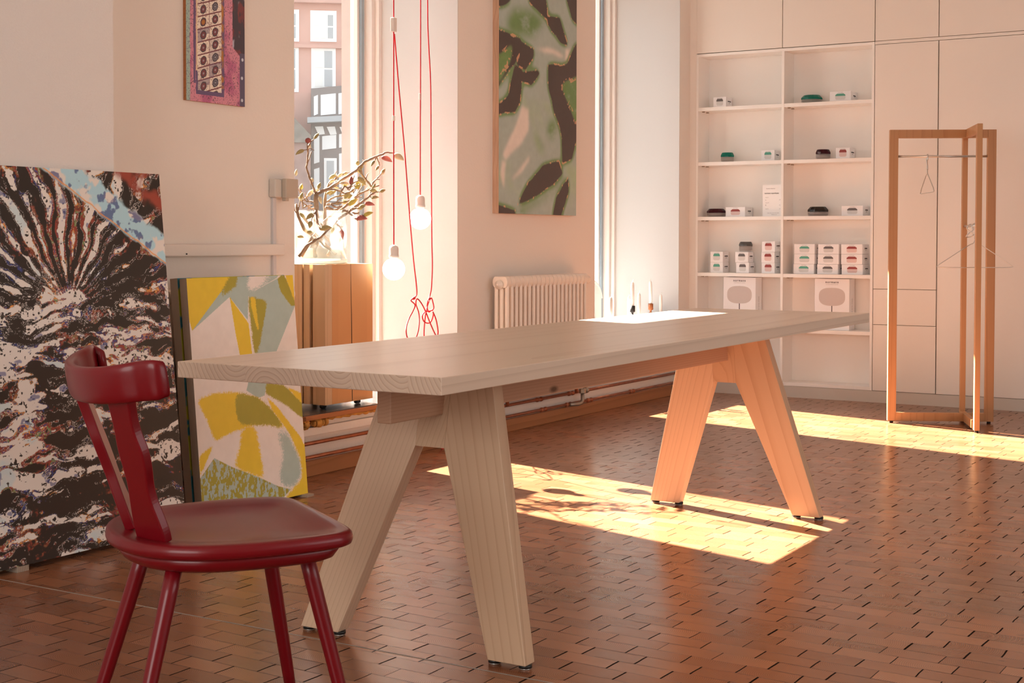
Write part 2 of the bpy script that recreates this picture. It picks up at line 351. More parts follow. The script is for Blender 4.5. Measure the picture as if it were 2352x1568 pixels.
def floor_mat():
    """end-grain wood block paving: rows 0.0675 m wide running along Y, each with its own offset"""
    m = bpy.data.materials.new('wood_block_floor'); m.use_nodes = True
    n = m.node_tree.nodes; l = m.node_tree.links; p = n['Principled BSDF']
    t = n.new('ShaderNodeTexCoord'); mp = n.new('ShaderNodeMapping'); mp.inputs['Rotation'].default_value = (0, 0, math.radians(2.0))
    l.new(t.outputs['Object'], mp.inputs[0])
    # slight waviness of the joints
    wob = n.new('ShaderNodeTexNoise'); wob.inputs['Scale'].default_value = 5.5; wob.inputs['Detail'].default_value = 3; l.new(mp.outputs[0], wob.inputs['Vector'])
    wa = n.new('ShaderNodeVectorMath'); wa.operation = 'MULTIPLY_ADD'; wa.inputs[1].default_value = (0.015, 0.014, 0)
    l.new(wob.outputs['Color'], wa.inputs[0]); l.new(mp.outputs[0], wa.inputs[2])
    s = n.new('ShaderNodeSeparateXYZ'); l.new(wa.outputs[0], s.inputs[0])
    def mth(op, a, b=None, c=None, clamp=False):
        x = n.new('ShaderNodeMath'); x.operation = op; x.use_clamp = clamp
        for i, v in enumerate((a, b, c)):
            if v is None: continue
            if isinstance(v, (int, float)): x.inputs[i].default_value = v
            else: l.new(v, x.inputs[i])
        return x.outputs[0]
    RW, RL = 0.0690, 0.148
    rx = mth('DIVIDE', s.outputs[0], RW); row = mth('FLOOR', rx); fx = mth('SUBTRACT', rx, row)
    wn_ = n.new('ShaderNodeTexWhiteNoise'); wn_.noise_dimensions = '1D'; l.new(row, wn_.inputs['W'])
    par = mth('MULTIPLY', mth('MODULO', mth('ABSOLUTE', row), 2.0), 0.5)
    offs = mth('ADD', par, mth('MULTIPLY', wn_.outputs['Value'], 0.35))
    ry = mth('ADD', mth('DIVIDE', s.outputs[1], RL), offs); blk = mth('FLOOR', ry); fy = mth('SUBTRACT', ry, blk)
    dx = mth('MULTIPLY', mth('MINIMUM', fx, mth('SUBTRACT', 1, fx)), RW)
    dy = mth('MULTIPLY', mth('MINIMUM', fy, mth('SUBTRACT', 1, fy)), RL)
    cmb = n.new('ShaderNodeCombineXYZ'); l.new(row, cmb.inputs[0]); l.new(blk, cmb.inputs[1])
    wc = n.new('ShaderNodeTexWhiteNoise'); wc.noise_dimensions = '2D'; l.new(cmb.outputs[0], wc.inputs['Vector'])
    sc_ = n.new('ShaderNodeSeparateColor'); l.new(wc.outputs['Color'], sc_.inputs[0])
    # joints: end joints dark and irregular, row joints faint
    jn = n.new('ShaderNodeTexNoise'); jn.inputs['Scale'].default_value = 4.5; jn.inputs['Detail'].default_value = 3; l.new(mp.outputs[0], jn.inputs['Vector'])
    wide = mth('MULTIPLY', mth('ADD', mth('MULTIPLY', sc_.outputs[2], 0.0034), mth('MULTIPLY', jn.outputs['Fac'], 0.0014)), 1.0)
    jy = mth('LESS_THAN', dy, mth('MULTIPLY', wide, 0.75))
    jx = mth('LESS_THAN', dx, mth('MULTIPLY', mth('SUBTRACT', jn.outputs['Fac'], 0.30), 0.0040))
    joint = mth('MAXIMUM', jy, mth('MULTIPLY', jx, 0.72))
    # block tone
    r = n.new('ShaderNodeValToRGB'); l.new(sc_.outputs[0], r.inputs[0]); e = r.color_ramp.elements
    e[0].position = 0.0; e[0].color = (0.245, 0.092, 0.040, 1); e[1].position = 1.0; e[1].color = (0.385, 0.162, 0.078, 1)
    x = e.new(0.5); x.color = (0.305, 0.120, 0.055, 1)
    # ring figure inside each block
    ax = mth('SUBTRACT', mth('MULTIPLY', fx, RW), mth('MULTIPLY', sc_.outputs[1], 0.12))
    ay = mth('SUBTRACT', mth('MULTIPLY', fy, RL), mth('MULTIPLY', sc_.outputs[2], 0.20))
    rad = mth('SQRT', mth('ADD', mth('MULTIPLY', ax, ax), mth('MULTIPLY', ay, ay)))
    ring = mth('FRACT', mth('MULTIPLY', mth('ADD', rad, mth('MULTIPLY', wob.outputs['Fac'], 0.01)), 190))
    rg = mth('MULTIPLY', mth('POWER', ring, 2.0), 0.26)
    big = n.new('ShaderNodeTexNoise'); big.inputs['Scale'].default_value = 1.1; big.inputs['Detail'].default_value = 5; l.new(mp.outputs[0], big.inputs['Vector'])
    bm_ = n.new('ShaderNodeMapRange'); bm_.inputs['From Min'].default_value = 0.3; bm_.inputs['From Max'].default_value = 0.7; bm_.inputs['To Min'].default_value = 0.80; bm_.inputs['To Max'].default_value = 1.15
    l.new(big.outputs['Fac'], bm_.inputs[0])
    st = n.new('ShaderNodeTexNoise'); st.inputs['Scale'].default_value = 11; st.inputs['Detail'].default_value = 6; st.inputs['Roughness'].default_value = 0.65
    mps = n.new('ShaderNodeMapping'); mps.inputs['Scale'].default_value = (1.8, 0.8, 1); l.new(mp.outputs[0], mps.inputs[0]); l.new(mps.outputs[0], st.inputs['Vector'])
    dk = n.new('ShaderNodeMapRange'); dk.inputs['From Min'].default_value = 0.63; dk.inputs['From Max'].default_value = 0.76; l.new(st.outputs['Fac'], dk.inputs[0])
    fac = mth('MULTIPLY', bm_.outputs[0], mth('SUBTRACT', 1.0, rg))
    hsv = n.new('ShaderNodeVectorMath'); hsv.operation = 'SCALE'; l.new(r.outputs[0], hsv.inputs[0]); l.new(fac, hsv.inputs[3])
    mx1 = n.new('ShaderNodeMix'); mx1.data_type = 'RGBA'; l.new(mth('MULTIPLY', dk.outputs[0], 0.7), mx1.inputs[0]); l.new(hsv.outputs[0], mx1.inputs[6]); mx1.inputs[7].default_value = (0.07, 0.045, 0.035, 1)
    # grey worn film
    gr = n.new('ShaderNodeTexNoise'); gr.inputs['Scale'].default_value = 2.3; gr.inputs['Detail'].default_value = 6
    mpg = n.new('ShaderNodeMapping'); mpg.inputs['Location'].default_value = (3.1, 1.7, 0); l.new(mp.outputs[0], mpg.inputs[0]); l.new(mpg.outputs[0], gr.inputs['Vector'])
    g2 = n.new('ShaderNodeMapRange'); g2.inputs['From Min'].default_value = 0.52; g2.inputs['From Max'].default_value = 0.72; g2.inputs['To Max'].default_value = 0.40; l.new(gr.outputs['Fac'], g2.inputs[0])
    mx2 = n.new('ShaderNodeMix'); mx2.data_type = 'RGBA'; l.new(g2.outputs[0], mx2.inputs[0]); l.new(mx1.outputs[2], mx2.inputs[6]); mx2.inputs[7].default_value = (0.16, 0.105, 0.07, 1)
    mx3 = n.new('ShaderNodeMix'); mx3.data_type = 'RGBA'; l.new(joint, mx3.inputs[0]); l.new(mx2.outputs[2], mx3.inputs[6]); mx3.inputs[7].default_value = (0.020, 0.012, 0.008, 1)
    l.new(mx3.outputs[2], p.inputs['Base Color'])
    # satin varnish, uneven
    rr = n.new('ShaderNodeMapRange'); rr.inputs['To Min'].default_value = 0.13; rr.inputs['To Max'].default_value = 0.33; l.new(st.outputs['Fac'], rr.inputs[0])
    l.new(mth('ADD', rr.outputs[0], mth('MULTIPLY', joint, 0.4)), p.inputs['Roughness'])
    l.new(mth('MULTIPLY', mth('SUBTRACT', 1.0, joint), 0.60), p.inputs['Specular IOR Level'])
    hgt = mth('ADD', mth('SUBTRACT', mth('MULTIPLY', sc_.outputs[1], 0.5), joint), mth('MULTIPLY', st.outputs['Fac'], 0.35))
    b = n.new('ShaderNodeBump'); b.inputs['Strength'].default_value = 0.28; b.inputs['Distance'].default_value = 0.0016
    l.new(hgt, b.inputs['Height']); l.new(b.outputs[0], p.inputs['Normal'])
    return m
m_floor = floor_mat()

# ------------------------------------------------------------------ the room
YW = 3.93           # inner face of the window wall
b = MB(); b.box(-2.7, 9.12, -3.2, 4.0, -0.12, 0.0); b.build('floor', m_floor, kind='structure')
b = MB(); b.box(2.845, 2.850, -3.0, 3.62, 0.0, 0.0008); tag(b.build('floor_seam_strip', mat('seam_filler', (0.30, 0.25, 0.21), 0.5)), '', '') 
bpy.data.objects['floor_seam_strip'].name = 'trim_1'; o = bpy.data.objects['trim_1']; o['kind'] = 'structure'; del o['label']; del o['category']
b = MB(); b.box(-2.7, 9.3, -3.2, 5.0, 3.35, 3.5); b.build('ceiling', m_ceil, kind='structure')
ZS = 0.235           # niche floor
for nm, x0, x1 in (('wall_window_left', -2.7, 4.723), ('wall_window_middle', 6.009, 7.511), ('wall_window_right', 8.737, 9.3)):
    b = MB(); b.box(x0, x1, YW, 4.61, -0.12, 3.35); b.build(nm, m_wall, kind='structure')
for nm, x0, x1 in (('left', 4.723, 6.009), ('right', 7.511, 8.737)):
    b = MB(); b.box(x0, x1, YW, 4.61, -0.12, ZS); b.build('wall_below_window_'+nm, m_wall, kind='structure')
    b = MB(); b.box(x0, x1, YW, 4.43, 3.0, 3.35); b.box(x0, x1, 4.43, 4.53, 2.79, 3.35); b.box(x0, x1, 4.53, 4.61, 2.96, 3.35); b.build('wall_above_window_'+nm, m_wall, kind='structure')
b = MB(); b.box(-2.7, 3.47, 3.69, YW, 0, 3.35); b.build('wall_pillar', m_pillar, kind='structure')
b = MB(); b.box(9.12, 9.3, -3.2, YW, -0.12, 3.35); b.build('wall_back', m_wall, kind='structure')
# rear wall (behind the camera) and side wall, each with an assumed opening for its fill light
b = MB()
b.box(-2.85, -2.7, -3.2, -0.05, -0.12, 3.35); b.box(-2.85, -2.7, 2.65, YW, -0.12, 3.35); b.box(-2.85, -2.7, -0.05, 2.65, -0.12, 0.65); b.box(-2.85, -2.7, -0.05, 2.65, 2.65, 3.35)
b.build('wall_rear', m_wall, kind='structure')
b = MB()
b.box(-2.7, 1.55, -3.35, -3.2, -0.12, 3.35); b.box(5.25, 9.12, -3.35, -3.2, -0.12, 3.35); b.box(1.55, 5.25, -3.35, -3.2, -0.12, 0.7); b.box(1.55, 5.25, -3.35, -3.2, 2.7, 3.35)
b.build('wall_side', m_wall, kind='structure')
# bright plaster linings of the two niches (reveals)
for k, (x0, x1, xl) in enumerate(((4.723, 6.009, 5.045), (7.511, 8.737, 7.728)), 1):
    w = thing('window_%d' % k, '', '', (x1, 4.43, ZS)); del w['label']; del w['category']; w['kind'] = 'structure'
    b = MB(); b.box(x1-0.004, x1, YW, 4.41, ZS, 3.0)
    b.build('reveal', m_reveal, w, world=True)
    b = MB()
    b.box(xl-0.32 if k == 1 else x0, xl, 4.43, 4.53, ZS, 2.79)                      # unseen wide panel at the left, added to bound the sun patch
    b.box(x1-0.030, x1, 4.405, 4.43, ZS, 2.79); b.box(x1-0.058, x1, 4.43, 4.51, ZS, 2.79)  # right member, stepped
    b.box(xl, x1-0.058, 4.44, 4.51, ZS, ZS+0.05); b.box(xl, x1-0.058, 4.44, 4.51, 2.775, 2.79)
    b.build('frame', m_frame, w, world=True, bevel=0.002)
    b = MB(); b.box(x1-0.094, x1-0.070, 4.470, 4.530, ZS+0.05, 2.775, 0); b.box(x1-0.070, x1-0.058, 4.475, 4.53, ZS+0.05, 2.775, 1)
    b.box(x1-0.110, x1-0.094, 4.485, 4.53, ZS+0.05, 2.775, 1)
    b.build('metal_sash', [m_alu, m_cast], w, world=True)
    b = MB(); b.box(xl, x1-0.11, 4.505, 4.513, ZS+0.05, 2.775); b.build('glass', m_pane, w, world=True)
    b = MB(); b.box(x1-0.095, x1, 4.535, 4.60, ZS, 2.79); b.build('outer_reveal', m_stone, w, world=True)

# window sills: wooden board over insulating foam with a dark plate on top
for k, (x0, x1) in enumerate(((4.727, 6.005), (7.515, 8.733))):
    b = MB(); b.box(x0-0.004, x1+0.004, 3.868, 4.42, 0.252, 0.271); o = b.build('window_sill_board', m_ledge, bevel=0.002)
    b = MB(); b.box(x0, x1, 3.885, 4.42, 0.271, 0.2745); pl = b.build('top_plate', m_sill, o)
    tag(o, ['brown wooden sill board under the wooden block pedestal', 'brown wooden sill board in the far window niche under the candles'][k], 'window sill')
# expanding foam lumps under the first sill
for (x0, x1, r) in ((4.730, 4.765, 0.022), (4.80, 4.90, 0.021), (4.905, 5.30, 0.009)):
    b = MB(); n = 26; pts = []; rs = []
    for i in range(n+1):
        t = i/n; pts.append((x0+(x1-x0)*t, 3.895+random.uniform(-.003, .003), 0.252-r*0.85+random.uniform(-.003, .003)))
        rs.append(max(0.004, r*(0.9+random.uniform(-.22, .22))*(1-(2*t-1)**8*0.5)))
    b.tube(pts, rs, 10); o = b.build('insulation_foam', m_foam); 
    tag(o, {0.022: 'small stub of orange insulation foam beside the yellow board', 0.021: 'thick lump of orange insulation foam under the sill board', 0.009: 'thin crumbly line of orange foam under the sill board'}[r], 'foam')
# skirting board, white casing steps, pipes
b = MB(); b.box(3.47, 8.90, 3.905, YW, 0.0, 0.069); o = b.build('baseboard_window_side', m_skirt, kind='structure', bevel=0.003)
b = MB(); b.box(3.47, 8.90, 3.900, YW, 0.178, 0.214); b.build('trim_2', m_wall, kind='structure', bevel=0.003)
b = MB(); b.box(4.723, 6.009, 3.918, YW, 0.214, 0.240); b.build('trim_3', m_wall, kind='structure', bevel=0.002)
def pipe(z, y, label):
    b = MB(); b.tube([(3.72, y, z), (6, y, z+0.001), (8.88, y, z)], 0.0085, 12)
    o = b.build('copper_pipe', m_copper); tag(o, label, 'pipe', ); return o
p1 = pipe(0.145, 3.905, 'upper of the two copper heating pipes along the window wall')
p2 = pipe(0.087, 3.893, 'lower of the two copper heating pipes just above the wooden skirting')
for p, z, y, xs in ((p1, 0.145, 3.905, (6.80, 7.17)), (p2, 0.087, 3.893, (6.83, 7.12, 7.38, 7.95))):
    for x in xs:
        b = MB(); b.lathe([(0.0105, -0.03), (0.0125, -0.028), (0.0125, -0.015), (0.0105, -0.013), (0.0105, 0.013), (0.0125, 0.015), (0.0125, 0.028), (0.0105, 0.03)], (x, y, z), 14, axis='x')
        b.build('pipe_fitting', m_copper, p)
t = thing('radiator_valve', 'tarnished metal valve with elbow joining the two copper pipes under the table beam', 'valve', (7.25, 3.87, 0.087))
b = MB(); b.tube([(7.12, 3.880, 0.087), (7.19, 3.868, 0.082), (7.222, 3.863, 0.088), (7.235, 3.862, 0.105), (7.235, 3.862, 0.150)], 0.011, 12); b.build('elbow', m_brass, t, world=True)
b = MB(); b.lathe([(0.018, -0.014), (0.020, -0.010), (0.020, 0.010), (0.018, 0.014)], (7.235, 3.862, 0.155), 6, smooth=False); b.lathe([(0.012, 0.0), (0.012, 0.05)], (7.235, 3.862, 0.158), 12, axis='x')
b.lathe([(0.017, 0.03), (0.019, 0.034), (0.019, 0.052), (0.014, 0.058)], (7.235, 3.862, 0.158), 10, axis='x'); b.build('valve_body', m_brass, t, world=True)

# horizontal casing on the first pier, electrical box, conduit
b = MB(); b.box(3.47, 4.619, 3.893, YW, 0.968, 1.016); o = b.build('pipe_casing', m_wall, bevel=0.006, seg=3); tag(o, 'wall-coloured horizontal casing rail below the electrical box', 'casing')
b = MB(); b.lathe([(0.003, 0), (0.003, -0.004)], (4.03, 3.893, 0.978), 8, axis='y'); sub(b.build('screw', m_black), o)
t = thing('junction_box', 'grey beige square electrical box on the wall beside the first window', 'electrical box', (4.61, YW, 1.245))
b = MB(); b.box(4.555, 4.672, 3.893, YW, 1.212, 1.290); b.build('housing', m_box, t, world=True, bevel=0.006, seg=3)
b = MB(); b.box(4.595, 4.676, 3.868, 3.893, 1.2095, 1.2915); b.build('lid', m_boxlid, t, world=True, bevel=0.005, seg=3)
b = MB(); b.box(4.612, 4.634, 3.885, 3.905, 1.197, 1.212); b.build('cable_gland', m_boxlid, t, world=True, bevel=0.002)
b = MB(); b.box(4.569, 4.589, 3.916, YW, 0.86, 1.212); b.box(4.569, 4.589, 3.886, 3.893, 0.9, 1.0) if False else None
o = b.build('cable_conduit', mat('conduit_plastic', (0.66, 0.64, 0.64), 0.5), bevel=0.002); tag(o, 'thin vertical cable conduit running down from the electrical box', 'conduit')

# ------------------------------------------------------------------ radiators
def radiator(loc, length, label, group=None):
    t = thing('radiator', label, 'radiator', loc)
    pitch = 0.0455; n = int(length/pitch)
    D = 0.092; H = 0.66; z0 = 0.185
    for i in range(n):
        x = i*pitch
        b = MB()
        for j in range(3):
            y = -D + 0.014 + j*(D-0.028)/2
            b.tube([(x+pitch/2, y, z0+0.02), (x+pitch/2, y, z0+H-0.03)], 0.0125, 10, caps=False)
        # rounded heads: flattened capsule shaped top and bottom
        for zc in (z0+0.028, z0+H-0.032):
            prof = []
            for a in range(0, 181, 20):
                prof.append((-0.0+math.cos(math.radians(a)), math.sin(math.radians(a))))
            poly = [(-D+0.018+0.018*math.cos(math.radians(a)), zc+0.030*math.sin(math.radians(a))) for a in range(90, 271, 18)] + [(-0.018+0.018*math.cos(math.radians(a)), zc+0.030*math.sin(math.radians(a))) for a in range(-90, 91, 18)]
            b.prism(poly, lambda p, s: (s, p[0], p[1]), x+0.0015, x+pitch-0.0015)
        b.build('section', m_rad, t, bevel=0.004, seg=2)
    b = MB(); b.lathe([(0.024, 0.0), (0.024, -0.010), (0.017, -0.012), (0.017, -0.018), (0.008, -0.020), (0.008, -0.028)], (0, -D/2, z0+H-0.045), 18, axis='x'); b.build('end_plug', m_rad, t)
    xe = n*pitch
    b = MB(); b.lathe([(0.012, 0.0), (0.012, 0.02), (0.022, 0.022), (0.022, 0.026)], (xe, -D/2, z0+H-0.040), 18, axis='x'); b.build('valve_collar', m_grey, t)
    b = MB(); b.lathe([(0.024, 0.026), (0.027, 0.035), (0.027, 0.066), (0.022, 0.076)], (xe, -D/2, z0+H-0.040), 20, axis='x', smooth=False)
    for k in range(20):
        a = 2*PI*k/20; b.box(xe+0.034, xe+0.068, -D/2+0.0272*math.cos(a)-0.0012, -D/2+0.0272*math.cos(a)+0.0012, z0+H-0.040+0.0272*math.sin(a)-0.0012, z0+H-0.040+0.0272*math.sin(a)+0.0012)
    b.build('thermostat_knob', m_rad, t)
    for xx in (0.15, length-0.2): b = MB(); b.box(xx, xx+0.02, -0.012, YW-loc[1]-0.0005, z0+H-0.12, z0+H-0.08); b.build('wall_bracket', m_rad, t)
    for xx in (0.08, xe-0.06): b = MB(); b.tube([(xx, -D/2, z0+0.02), (xx, -D/2, 0.155)], 0.010, 10); b.build('supply_pipe', m_copper, t)
    return t
radiator((6.285, 3.895, 0), 0.91, 'cream column radiator on the wall under the green and black picture')
radiator((3.63, 3.905, 0), 0.91, 'cream column radiator mostly hidden behind the leaning yellow board')

# ------------------------------------------------------------------ shelving and cabinets (on the back wall)
XF = 8.90; XB = 9.09
def cab_part(name, boxes, parent, m=None, bevel=0.0012, label=None):
    b = MB()
    for q in boxes: b.box(*q)
    return b.build(name, m or m_shelf, parent, world=True, bevel=bevel, label=label)
t = thing('shelf_unit', 'white built-in open shelving with two bays holding glass bowls and boxes', 'shelving', (XF, 3.27, 0))
cab_part('side_panel', [(XF, XB, 3.865, 3.880, 0.075, 2.300)], t); cab_part('side_panel', [(XF, XB, 2.654, 2.671, 0.075, 2.300)], t)
cab_part('divider', [(XF+0.001, XB, 3.255, 3.272, 0.097, 2.281)], t)
cab_part('top_panel', [(XF+0.0005, XB, 2.671, 3.865, 2.281, 2.300)], t); cab_part('bottom_panel', [(XF+0.0005, XB, 2.671, 3.865, 0.075, 0.097)], t)
cab_part('back_panel', [(XB, 9.118, 2.654, 3.880, 0.075, 2.300)], t)
SH = (1.937, 1.566, 1.195, 0.815, 0.451)
for z in SH:
    for (y0, y1) in ((3.272, 3.865), (2.671, 3.255)):
        s_ = cab_part('shelf', [(XF+0.003, XB, y0, y1, z-0.024, z)], t)
        for xa in (XF+0.03, XF+0.10):
            b = MB(); b.box(xa-XF, xa-XF+0.015, y1-0.030-3.27, y1-0.014-3.27, z-0.0300, z-0.0240); sub(b.build('shelf_pin', m_gap), s_)
def cupboard(name, label, y0, y1, z0, z1, doors, group=None, cat='cabinet'):
    t = thing(name, label, cat, (XF, (y0+y1)/2, z0), group=group)
    cab_part('carcass', [(XF+0.019, 9.118, y0, y1, z0, z1)], t, m_gap)
    for (kind, a0, a1, c0, c1) in doors:
        cab_part(kind, [(XF, XF+0.018, a0+0.0016, a1-0.0016, c0+0.0016, c1-0.0016)], t, m_white, 0.001)
    return t
cupboard('storage_cabinet', 'narrow built-in white cabinet with two doors and a drawer behind the garment rack', 2.252, 2.6515, 0.075, 2.282, [('door', 2.252, 2.6515, 0.727, 2.281), ('drawer', 2.252, 2.6515, 0.499, 0.727), ('door', 2.252, 2.6515, 0.075, 0.499)])
cupboard('storage_cabinet', 'wide built-in white cabinet with one full height door right of the garment rack', 1.60, 2.249, 0.075, 2.282, [('door', 1.60, 2.249, 0.075, 2.281)])
cupboard('storage_cabinet', 'built-in white cabinet at the right end of the cabinet wall', 0.95, 1.598, 0.075, 2.282, [('door', 0.95, 1.598, 0.075, 2.281)])
ups = ((3.27, 3.88, 'white overhead cabinet door above the left shelf bay'), (2.654, 3.268, 'white overhead cabinet door above the right shelf bay'), (2.252, 2.652, 'narrow white overhead cabinet above the cabinet with the drawer'), (1.60, 2.250, 'wide white overhead cabinet above the full height door'), (0.95, 1.598, 'white overhead cabinet at the right end of the cabinet wall'))
for a, c, lab in ups: cupboard('overhead_cabinet', lab, a, c, 2.303, 3.10, [('door', a, c, 2.303, 3.10)])
for i_, q_ in enumerate(((XF+0.006, 9.118, 3.8805, YW, 0.0, 3.10), (XF+0.004, 9.118, 0.95, 3.88, 3.10, 3.35), (XF+0.002, 9.118, 0.95, 2.652, 2.2825, 2.3015))):
    b = MB(); b.box(*q_); b.build('trim_%d' % (4+i_), m_white, kind='structure')
b = MB(); b.box(XF+0.002, 9.118, 0.95, 3.93, 0.0, 0.074); b.build('baseboard_back', m_plinth, kind='structure')
b = MB(); b.box(8.95, 9.12, -3.2, 0.95, 0, 3.35); b.build('wall_back_return', m_wall, kind='structure')

# ------------------------------------------------------------------ packages with a printed bowl on the front
def text_mesh(body, size, m, name='lettering', bold=0.0, spacing=1.0, extrude=0.0003):
    c = bpy.data.curves.new(name, 'FONT'); c.body = body; c.size = size; c.align_x = 'CENTER'; c.align_y = 'CENTER'
    c.offset = bold; c.space_character = spacing; c.extrude = extrude; c.resolution_u = 3
    tmp = bpy.data.objects.new(name, c); COL.objects.link(tmp)
    dg = bpy.context.evaluated_depsgraph_get(); dg.update()
    me = bpy.data.meshes.new_from_object(tmp.evaluated_get(dg)); me.name = name
    COL.objects.unlink(tmp); bpy.data.objects.remove(tmp)
    me.materials.clear(); me.materials.append(m)
    return me
def facing(me_, loc, parent, face='x-', name='lettering', rz90=False):
    """mesh lies in XY facing +Z; turn it to face -X (front) or -Y (side)"""
    o = bpy.data.objects.new(name, me_); COL.objects.link(o); o.parent = parent
    if face == 'x-': R = Matrix(((0, 0, -1), (-1, 0, 0), (0, 1, 0)))       # x->-Y, y->+Z, z->-X
    else: R = Matrix(((1, 0, 0), (0, 0, -1), (0, 1, 0)))                    # x->+X, y->+Z, z->-Y
    if rz90: R = R @ Matrix.Rotation(PI/2, 3, 'Z')
    o.matrix_local = Matrix.Translation(loc) @ R.to_4x4(); return o
T_SIDE = text_mesh('normann', 0.015, m_ink, bold=0.0005)
T_TOP = text_mesh('copenhagen', 0.0075, m_inkl)
T_SUB = text_mesh('copenhagen', 0.006, m_inkl)
def bowl_poly(w, h0, h1):
    """outline of the printed lid and jar: (y, z) lists, centred, w wide"""
    lid = [(-w/2, h0), (w/2, h0), (w/2, h0+(h1-h0)*0.45), (w/2-0.18*w if w > 0.05 else w/2-0.006, h1), (-w/2+0.18*w if w > 0.05 else -w/2+0.006, h1), (-w/2, h0+(h1-h0)*0.45)]
    return lid
def package(w, d, h, pw, ph, mlid, mjar):
    """local frame: front face at x=0 facing -X, box centred on y, base z=0"""
    t = bpy.data.objects.new('package', None); COL.objects.link(t); t.empty_display_size = 0.03
    b = MB(); b.box(0, d, -w/2, w/2, 0.0005, h, 0); b.build('carton', m_card, t, bevel=0.0015)
    z0 = h*0.18; zj = z0+ph*0.60; z1 = z0+ph
    jar = [(-pw/2, z0+0.007), (-pw/2+0.007, z0), (pw/2-0.007, z0), (pw/2, z0+0.007), (pw/2, zj), (-pw/2, zj)]
    lid = bowl_poly(pw, zj, z1)
    b = MB(); b.prism(jar, lambda p, s: (s, p[0], p[1]), -0.0006, 0.0003, 1); b.prism(lid, lambda p, s: (s, p[0], p[1]), -0.0007, 0.0003, 0)
    b.build('printed_bowl', [mlid, mjar], t)
    facing(T_TOP, (-0.0004, 0, h*0.90), t); facing(T_SIDE, (d*0.55, -w/2-0.0004, h*0.60), t, 'y-'); facing(T_SUB, (d*0.55, -w/2-0.0004, h*0.42), t, 'y-', 'small_lettering')
    b = MB(); b.box(0.004, d-0.004, -w/2+0.004, w/2-0.004, h, h+0.0006); b.build('lid_flap', m_cards, t)
    return t
P = {}
def place_package(kind, y, z, rz, label, group=None, x=8.945):
    spec = {'g': (m_pg, m_pl), 'r': (m_pr, m_plr), 'k': (m_pk, m_pl)}
    key = kind
    if key not in P:
        c = kind[0]; size = kind[1]
        if size == 's': P[key] = package(0.092, 0.105, 0.0705, 0.048, 0.046, *spec[c])
        else: P[key] = package(0.140, 0.140, 0.0650, 0.066, 0.039, *spec[c])
        o = P[key]; o.location = (x, y, z); o.rotation_euler = (0, 0, rz)
    else: o = dup(P[key], (x, y, z), rz, '', None)
    tag(o, label, 'box', group); return o
place_package('ks', 3.728, SH[0], 0.0, 'small white carton with grey bowl print alone on the top left shelf')
place_package('gw', 2.890, SH[0], 0.02, 'white carton with green bowl print beside the wide teal lidded bowl')
place_package('gs', 3.385, SH[1], 0.03, 'small white carton with green bowl print against the divider on the second left shelf', x=8.955)
place_package('rs', 2.870, SH[1], 0.0, 'small white carton with red bowl print beside the dark red jar')
place_package('rw', 3.610, SH[2], 0.0, 'wide white carton with red bowl print left of the paper notice')
place_package('kw', 2.805, SH[2], 0.0, 'wide white carton with brown grey bowl print right of the black lidded bowl')
z = SH[3]; gl = 'stacked small cartons on the fourth left shelf'; gr_ = 'stacked wide cartons on the fourth right shelf'
for i in range(2): place_package('gs', 3.744, z+i*0.0713, 0.0, ['green-print small carton, bottom of the left stack on the fourth left shelf', 'green-print small carton, top of the left stack on the fourth left shelf'][i], gl)
for i in range(2): place_package('ks', (3.556, 3.563)[i], z+i*0.0713, (0.0, 0.03)[i], ['grey-print small carton at the bottom of the middle stack, fourth left shelf', 'grey-print small carton carrying the grey lidded jar'][i], gl)
for i in range(3): place_package('rs', (3.378, 3.380, 3.377)[i], z+i*0.0713, (0, .02, -.02)[i], ['red-print small carton, lowest of three against the shelf divider', 'red-print small carton, middle of three against the shelf divider', 'red-print small carton, topmost of three against the shelf divider'][i], gl, x=8.955)
for i in range(3): place_package('gw', (3.128, 3.124, 3.124)[i], z+i*0.0657, (0, .0, .01)[i], ['green-print wide carton, lowest in the left stack of the fourth right shelf', 'green-print wide carton, middle of the left stack on the fourth right shelf', 'green-print wide carton, topmost of the left stack on the fourth right shelf'][i], gr_)
for i in range(3): place_package('kw', (2.966, 2.962, 2.961)[i], z+i*0.0657, (.0, .0, -.01)[i], ['grey-print wide carton, lowest in the middle stack of the fourth right shelf', 'grey-print wide carton, middle one between green and red stacks', 'grey-print wide carton, topmost between green and red stacks'][i], gr_)
for i in range(3): place_package('rw', (2.802, 2.806, 2.806)[i], z+i*0.0657, (-.01, .0, .01)[i], ['red-print wide carton, lowest in the right stack of the fourth right shelf', 'red-print wide carton, middle of the right stack on the fourth right shelf', 'red-print wide carton, topmost of the right stack on the fourth right shelf'][i], gr_)

# lidded glass bowls and jars
def bowl(R, hj, hl, mlid, y, z, label, taper=0.80, x=9.0):
    t = thing('glass_bowl', label, 'glass bowl', (x, y, z))
    b = MB(); b.lathe([(R*0.90, 0.0005), (R*0.97, 0.006), (R, 0.014), (R, hj), (R*0.96, hj), (R*0.95, 0.014), (R*0.8, 0.008)], n=32); b.build('jar', m_gclear, t)
    b = MB(); b.lathe([(R*1.02, hj), (R*1.04, hj+hl*0.2), (R*1.02, hj+hl*0.42), (R*taper, hj+hl*0.92), (R*taper*0.94, hj+hl)], n=12, smooth=False); b.build('lid', mlid, t)
    return t
bowl(0.068, 0.025, 0.029, m_gteal, 3.100, SH[0], 'wide low glass bowl with teal lid on the top right shelf')
bowl(0.044, 0.036, 0.030, m_gteal, 3.692, SH[1], 'small glass jar with bright teal lid on the second left shelf', 0.86)
bowl(0.047, 0.036, 0.030, m_gpurp, 3.020, SH[1], 'glass jar with dark red lid on the second right shelf', 0.86)
bowl(0.064, 0.028, 0.028, m_gpurp, 3.774, SH[2], 'wide low glass bowl with dark red lid on the third left shelf', x=9.01)
